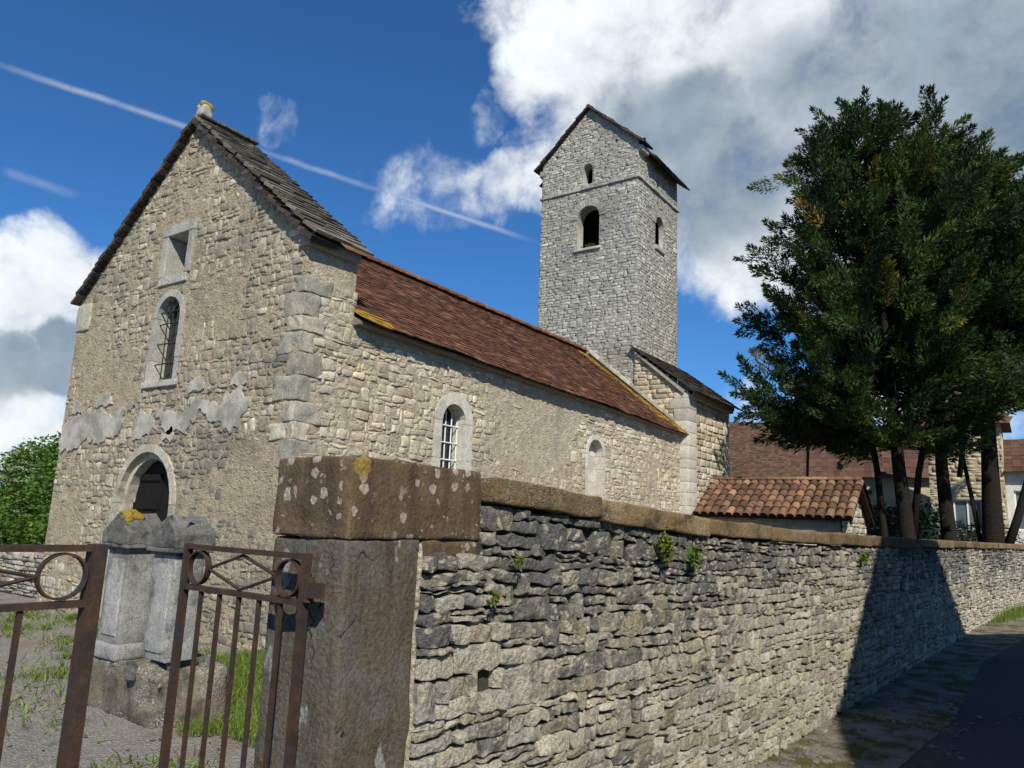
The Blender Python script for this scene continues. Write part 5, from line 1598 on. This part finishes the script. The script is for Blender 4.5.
def conifer(loc, prof, stems, seed, label, nb=150, low=()):
    rs = np.random.default_rng(seed)
    root = empty('conifer_tree', loc, label, 'tree', 'conifers behind the churchyard wall')
    L0 = np.array(loc)
    H = prof[-1][0]
    mb = MB()
    tr = []
    for st in stems:
        pts = L0+np.array(st[0], float); tube(mb, pts, np.array(st[1])*0.78, 9, RNG.random(3)); tr.append(pts)
    Cs = []; Ds = []; Us = []; cols = []; Ls = []
    main = tr[0]
    def plume(p, dr, ln, rad, hue, g, n):
        # a feathery upswept tuft: leaflets thick along its axis, wide low down and pointed at the tip
        f_ = rs.random(n)**0.8
        ax_ = dr/np.linalg.norm(dr)
        q = rs.normal(0, 1, (n, 3)); q -= (q@ax_)[:, None]*ax_; q /= np.maximum(np.linalg.norm(q, axis=1, keepdims=True), 1e-6)
        prof_ = np.sin(np.clip(f_*0.9+0.12, 0, 1)*math.pi)**0.8
        base = p+ax_*(ln*f_)[:, None]+q*(rad*prof_*rs.uniform(0.15, 0.8, n))[:, None]
        ld = ax_*0.9+q*rs.uniform(0.35, 1.0, n)[:, None]+rs.normal(0, 0.22, (n, 3))
        ld /= np.linalg.norm(ld, axis=1, keepdims=True)
        Cs.append(base); Ds.append(ld); Us.append(np.cross(ld, rs.normal(0, 1, (n, 3))))
        Ls.append(rs.uniform(0.07, 0.19, n)*rs.uniform(0.75, 1.15))
        cols.append(np.stack([np.clip(hue+rs.normal(0, 0.05, n), 0, 1), np.clip(g+rs.normal(0, .22, n), 0, 1), rs.random(n)], 1))
    for b in range(nb+len(low)):
        z = prof[0][0]+(H-0.25-prof[0][0])*((b+rs.random())/nb)**0.92
        az = b*2.39996+rs.uniform(-0.5, 0.5)
        ln = interp_r(prof, z+0.1)*rs.uniform(0.55, 1.0)
        if b < nb and vnoise(np.array([z*0.9, math.cos(az)*2.2, math.sin(az)*2.2]), 0.8, seed) < -0.32: ln *= 0.55
        if b >= nb: z, az, ln = low[b-nb]
        stem = tr[rs.integers(len(tr))] if len(tr) > 1 and rs.random() < 0.3 else main
        zb = z-ln*rs.uniform(0.12, 0.5)
        bx = np.interp(zb, stem[:, 2], stem[:, 0]); by = np.interp(zb, stem[:, 2], stem[:, 1])
        o = np.array((bx, by, max(zb, prof[0][0]-0.5)))
        hd = np.array((math.cos(az), math.sin(az), 0)); K = 7
        t = np.linspace(0, 1, K)
        rise = (z-o[2])
        path = o+hd*(ln*t)[:, None]+np.array((0, 0, 1.0))*(rise*(0.55*t+0.45*t**2.2)+0.12*ln*t**4)[:, None]
        path[:, :2] += rs.normal(0, 0.05, (K, 2))*t[:, None]
        tube(mb, path, np.linspace(0.018+0.010*ln, 0.005, K), 5, RNG.random(3))
        hue = np.clip(rs.beta(2, 2.6)*0.9, 0, 0.8)
        npl = int(3+ln*(2.1 if b < nb else 3.6))
        for k in range(npl):
            s = 1.0 if k == 0 else rs.uniform(0.25, 1.0)**0.7
            p = np.array([np.interp(s, t, path[:, q]) for q in range(3)])+rs.normal(0, 0.16, 3)
            dr = hd*rs.uniform(0.1, 1.1)+np.array((0, 0, rs.uniform(0.1, 1.3)))+rs.normal(0, 0.35, 3)
            dr[2] *= 0.25+0.75*min(1.0, max(0.0, (z-prof[0][0])/(0.55*(H-prof[0][0]))))
            ll = rs.uniform(0.6, 1.35)*(0.8 if s > 0.95 else 1.0)
            hk = hue+rs.normal(0, .1)
            if rs.random() < 0.06: hk = rs.uniform(0.84, 0.97)
            plume(p, dr, ll, ll*rs.uniform(0.14, 0.26), np.clip(hk, 0, 0.98), rs.random(), int(250*ll))
    trunk = mb.build('trunk', M_bark, root, True)
    C_ = np.concatenate(Cs); D = np.concatenate(Ds); S = np.concatenate(Us); S /= np.maximum(np.linalg.norm(S, axis=1, keepdims=True), 1e-6)
    L = np.concatenate(Ls)[:, None]; c = np.concatenate(cols); N = len(C_)
    wv = L*0.125
    V = np.stack([C_, C_+D*L*0.45+S*wv, C_+D*L, C_+D*L*0.45-S*wv], 1).reshape(-1, 3)
    cb = MB(); cb.add(V, np.arange(4*N).reshape(N, 4), np.repeat(c, 4, 0))
    cb.build('crown', M_conif, root)
    return root


prof1 = [(4.3, 1.6), (4.9, 3.0), (5.5, 3.3), (6.2, 3.5), (7.0, 3.8), (8.0, 3.75), (9.0, 3.1), (10.0, 2.4), (10.8, 1.9), (11.6, 1.45), (12.2, 0.9), (12.8, 0.15)]
conifer((-2.6, 21.2, 0), prof1, [
    ([(0, 0, 0), (0.0, -0.03, 1.5), (-0.12, -0.08, 3.2), (-0.2, -0.1, 5), (-0.3, -0.3, 8), (-0.5, -0.5, 12)], [0.30, 0.25, 0.20, 0.17, 0.10, 0.02]),
    ([(-0.35, 0, 0.2), (-0.55, 0, 1.6), (-0.62, -0.1, 3.2), (-0.8, -0.3, 5), (-1.0, -0.5, 8.5)], [0.14, 0.12, 0.10, 0.08, 0.02]),
    ([(0.1, 0, 1.5), (0.3, 0.1, 3.2), (0.7, 0.1, 5), (1.0, 0.0, 9.5)], [0.12, 0.10, 0.08, 0.02])], 3,
    'tall dark conifer leftmost of the group, its crown spreading over the shed roof', 150,
    [(4.9, 3.75, 3.3), (4.4, 3.45, 3.1), (4.1, 3.85, 2.9), (5.4, 3.5, 3.3), (4.6, 4.1, 2.5), (3.9, 3.4, 2.1), (4.2, 4.4, 2.2)]+[(3.6+0.12*q, 2.4*q, 1.1+0.35*(q % 4)) for q in range(10)])
prof2 = [(5.7, 1.2), (6.2, 2.5), (6.7, 3.2), (7.0, 3.5), (8.5, 3.4), (10.0, 2.7), (11.0, 1.9), (11.8, 1.2), (12.7, 0.2)]
conifer((-1.85, 23.2, 0), prof2, [
    ([(0, 0, 0), (-0.03, 0, 1.5), (-0.10, 0, 3.5), (-0.05, 0, 6), (0, 0, 12.5)], [0.29, 0.25, 0.20, 0.16, 0.02]),
    ([(0.3, 0, 3.2), (0.5, 0, 4.5), (0.9, 0.2, 9)], [0.09, 0.08, 0.02])], 5,
    'dark conifer in the middle of the group, its trunk before the ochre stone house', 145)
prof3 = [(5.6, 1.2), (6.1, 2.6), (6.7, 3.4), (7.0, 3.6), (8.5, 3.5), (10.0, 2.6), (11.0, 1.8), (11.8, 1.0), (12.4, 0.2)]
conifer((-0.95, 24.6, 0), prof3, [
    ([(0, 0, 0), (0.0, 0, 1.5), (0.05, 0, 3.5), (0.1, 0, 6), (0.2, 0, 12)], [0.42, 0.36, 0.28, 0.20, 0.02]),
    ([(0.25, 0, 1.2), (0.6, 0.1, 2.2), (0.95, 0.2, 3.4), (1.2, 0.3, 6), (1.3, 0.3, 9)], [0.16, 0.14, 0.12, 0.1, 0.02]),
    ([(-0.2, 0, 0.5), (-0.42, 0.1, 2.6), (-0.65, 0.1, 4.4), (-0.8, 0.1, 7)], [0.09, 0.075, 0.065, 0.02])], 9,
    'broad dark conifer rightmost of the group, with a stout forked trunk', 145)

# dark evergreen shrubs; the one at the trunks is added to deepen shade
def shrub(loc, size, n, leaf, m, label, seed, name='evergreen_shrub'):
    rs = np.random.default_rng(seed); root = empty(name, loc, label, 'shrub')
    L0 = np.array(loc, float); mb = MB(); Cs = []
    for i in range(n):
        c = L0+np.array((rs.uniform(-1, 1)*size[0], rs.uniform(-1, 1)*size[1], rs.uniform(0.15, 0.9)*size[2])); r0 = rs.uniform(0.25, 0.5)
        k = int(330*r0); qq = rs.normal(0, 1, (k, 3)); qq = qq/np.linalg.norm(qq, axis=1, keepdims=True)*(r0*rs.uniform(.5, 1.1, (k, 1)))
        Cs.append(c+qq)
    leaf_quads(mb, np.concatenate(Cs), leaf, rs)
    mb.build('foliage', m, root)
    mb = MB()
    for i in range(6):
        mb = MB()
        x, y = L0[0]+rs.uniform(-.6, .6)*size[0], L0[1]+rs.uniform(-.6, .6)*size[1]
        tube(mb, [(x, y, 0), (x+rs.normal(0, .1), y, size[2]*0.4), (x+rs.normal(0, .2), y, size[2]*0.8)], [0.04, .03, .01], 6)
        mb.build('stem', M_bark, root, True)

M_laurel = leaf_mat('laurel_leaf', [(0, (0.016, 0.034, 0.012)), (1, (0.035, 0.065, 0.02))], 0.1)
shrub((-3.1, 23.0, 0), (0.9, 1.1, 2.5), 46, 0.12, M_laurel, 'dark evergreen shrub added for the deep shade between the shed gable and the conifer trunks', 4)
shrub((-1.6, 28.0, 0), (0.9, 0.8, 2.0), 40, 0.12, M_laurel, 'dark evergreen shrub before the ochre house window', 6)

# ------------------------------------------------------------------ house across the lane (its gable shades the lane and the wall)
rh = empty('roadside_house', (6.5, 6.3, 0), 'stone house with a steep flared gable on the lane side opposite the wall', 'house')
mb = MB()
GX = 3.5
G = [(0.4, -0.1), (12.5, -0.1), (12.55, 4.4), (10.65, 5.37), (7.94, 7.13), (6.28, 8.2), (5.03, 7.32), (3.06, 5.92), (1.82, 5.36), (0.35, 4.6)]
Mr = plane_map((GX, 0, 0), (0, 1, 0), (0, 0, 1), (-1, 0, 0))
wall_face(mb, Mr, G, ())
Mr2 = plane_map((GX+7, 0, 0), (0, 1, 0), (0, 0, 1), (1, 0, 0)); wall_face(mb, Mr2, G, ())
box(mb, (GX+0.01, 0.42, -0.1), (GX+6.99, 0.46, 4.5)); box(mb, (GX+0.01, 12.44, -0.1), (GX+6.99, 12.48, 4.35))
mb.build('wall', M_ochre, rh)
mb = MB()
top_ = [(13.0, 4.12), (12.55, 4.4), (10.65, 5.37), (7.94, 7.13), (6.28, 8.2), (5.03, 7.32), (3.06, 5.92), (1.82, 5.36), (0.35, 4.6), (-0.1, 4.3)]
for a, b in zip(top_[:-1], top_[1:]):
    hexas(mb, [[(GX-0.05, a[0], a[1]), (GX+7.1, a[0], a[1]), (GX+7.1, b[0], b[1]), (GX-0.05, b[0], b[1]), (GX-0.05, a[0], a[1]+0.12), (GX+7.1, a[0], a[1]+0.12), (GX+7.1, b[0], b[1]+0.12), (GX-0.05, b[0], b[1]+0.12)]])
mb.build('roof', M_barnroof, rh)

# ------------------------------------------------------------------ grass, weeds and plants
def blades(name, pts, h, wdt, m, seed, label, lean=0.45, cat='grass'):
    rs = np.random.default_rng(seed); N = len(pts)
    hh = h*rs.uniform(0.5, 1.3, (N, 1)); az = rs.uniform(0, 2*math.pi, N)
    s = np.stack([np.cos(az), np.sin(az), 0*az], 1)*wdt
    ln = rs.normal(0, lean, (N, 3))*hh; ln[:, 2] = 0
    up = np.array((0, 0, 1.0))
    a = pts-s; b = pts+s; c = pts+ln*0.35+up*hh*0.6+s*0.6; d = pts+ln*0.35+up*hh*0.6-s*0.6; e_ = pts+ln+up*hh*0.95
    V = np.stack([a, b, c, d, e_], 1).reshape(-1, 3); o5 = (np.arange(N)*5)[:, None]
    mb = MB()
    mb.add(V, [o5+np.array([[0, 1, 2, 3]]), o5+np.array([[3, 2, 4]])], np.repeat(rs.random((N, 3)), 5, 0))
    o = mb.build(name, m); setp(o, label, cat, None, 'stuff')
    return o

rs = np.random.default_rng(12)
P = np.stack([rs.uniform(-7.3, -2.5, 110000), rs.uniform(3.0, 9.5, 110000), np.zeros(110000)], 1)
nz = vnoise(P, 1.1, 3, 3)
keep = (P[:, 1]-3.45-0.35*(P[:, 0]+6)*0.4+0.6*nz > 0) & (P[:, 0] < -2.5) & (P[:, 1] < 9.5)
keep &= ~((P[:, 0] < -5.2) & (P[:, 1] < 3.9))
blades('lawn_grass', P[keep], 0.085, 0.004, M_grass, 1, 'short bright green grass growing between the monument and the wall', 0.5)
cl = []
for i in range(130):
    c = np.array((rs.uniform(-13, -3.0), rs.uniform(2.3, 5.4))); k = rs.integers(12, 110); sg = rs.uniform(0.03, 0.24)
    if (c[0] > -6.6 and c[1] > 2.9): continue
    cl.append(np.concatenate([rs.normal(c, sg, (k, 2)), np.zeros((k, 1))], 1))
for c in ((-3.6, 2.6), (-3.2, 2.3), (-3.0, 2.9), (-4.0, 3.0), (-2.45, 2.2), (-2.42, 2.5), (-4.6, 2.3)):
    k = 90; cl.append(np.concatenate([rs.normal(c, 0.13, (k, 2)), np.zeros((k, 1))], 1))
blades('weeds', np.concatenate(cl), 0.07, 0.007, M_grass, 2, 'low green weeds scattered over the churchyard gravel', 1.0, 'weeds')
yy = rs.uniform(4.2, 7.6, 7000)
P = np.stack([xw(yy)+0.2+np.abs(rs.normal(0, 0.28, 7000)), yy, np.zeros(7000)], 1)
P = P[vnoise(P, 1.4, 8, 2) > 0.0]
blades('dry_grass', P, 0.05, 0.004, M_straw, 3, 'dry yellowish grass and moss tufts at the foot of the wall', 1.6)
yy = rs.normal(19.8, 1.1, 900)
P = np.stack([xw(yy)+0.06+np.abs(rs.normal(0, 0.12, 900)), yy, np.zeros(900)], 1)
blades('grass_tuft', P, 0.17, 0.006, M_grass, 4, 'pale green tuft of tall grass at the far foot of the wall', 0.4)
# pebbles and fallen stones
mb = MB()
for i in range(620):
    x, y = (rs.uniform(-9, -2.6), rs.uniform(0.8, 5)) if i < 330 else (0, 0)
    if i >= 330:
        y = rs.uniform(3.8, 9); x = float(xw(y))+(abs(rs.normal(0.1, 0.12))+0.04 if i < 420 else abs(rs.normal(0.5, 0.3))+0.05)
    s_ = rs.uniform(0.004, 0.013)*(1.5 if i >= 330 else 1)
    V, f = rblock((x-s_*1.3, y-s_, -s_*0.4), (x+s_*1.3, y+s_, s_*0.8), s_*0.7, (2, 2, 2), s_*0.4, 40, i); mb.add(V, f, rs.random(3))
o = mb.build('pebbles', M_base, None, True); setp(o, 'small loose stones on the gravel and along the wall foot', 'pebbles', None, 'stuff')

def wall_plant(y, z, sz, n, m, label, leaf=0.045, seed=1):
    rs = np.random.default_rng(seed); c = Mw(np.array([y]), np.array([z]), np.array([0.03]))[0]
    root = empty('wall_plant', tuple(c), label, 'plant')
    q_ = rs.normal(0, 1, (n, 3))*np.array((0.35, 0.6, 0.6))*sz; q_[:, 0] = np.abs(q_[:, 0])
    mb = MB(); leaf_quads(mb, c+q_, leaf, rs, 1.0, 0.45, up=np.array((0.5, 0, 0.3)))
    mb.build('foliage', m, root)
    mb = MB()
    for i in range(5):
        tube(mb, [c-(0.04, 0, 0.01), c+rs.normal(0, .012, 3), c+rs.normal(0, .03, 3)+(0.02, 0, 0.01)], [0.003, .0025, .001], 4)
    mb.build('stem', M_straw, root)

wall_plant(4.03, 1.48, 0.048, 520, M_fern, 'yellowish green fern cushion high on the wall face', 0.032, 1)
wall_plant(4.42, 1.42, 0.045, 110, M_elder, 'small green plant rooted beside the fern cushion', 0.04, 2)
wall_plant(2.70, 1.425, 0.018, 50, M_fern, 'tiny yellow green sprig in the wall joint nearest the pier cap', 0.022, 3)
wall_plant(2.55, 1.28, 0.018, 40, M_elder, 'tiny dark green sprig between two stones below the pier cap', 0.025, 4)
wall_plant(8.4, 1.36, 0.05, 120, M_elder, 'small green plant on the wall beside the edge of the big shadow', 0.04, 5)
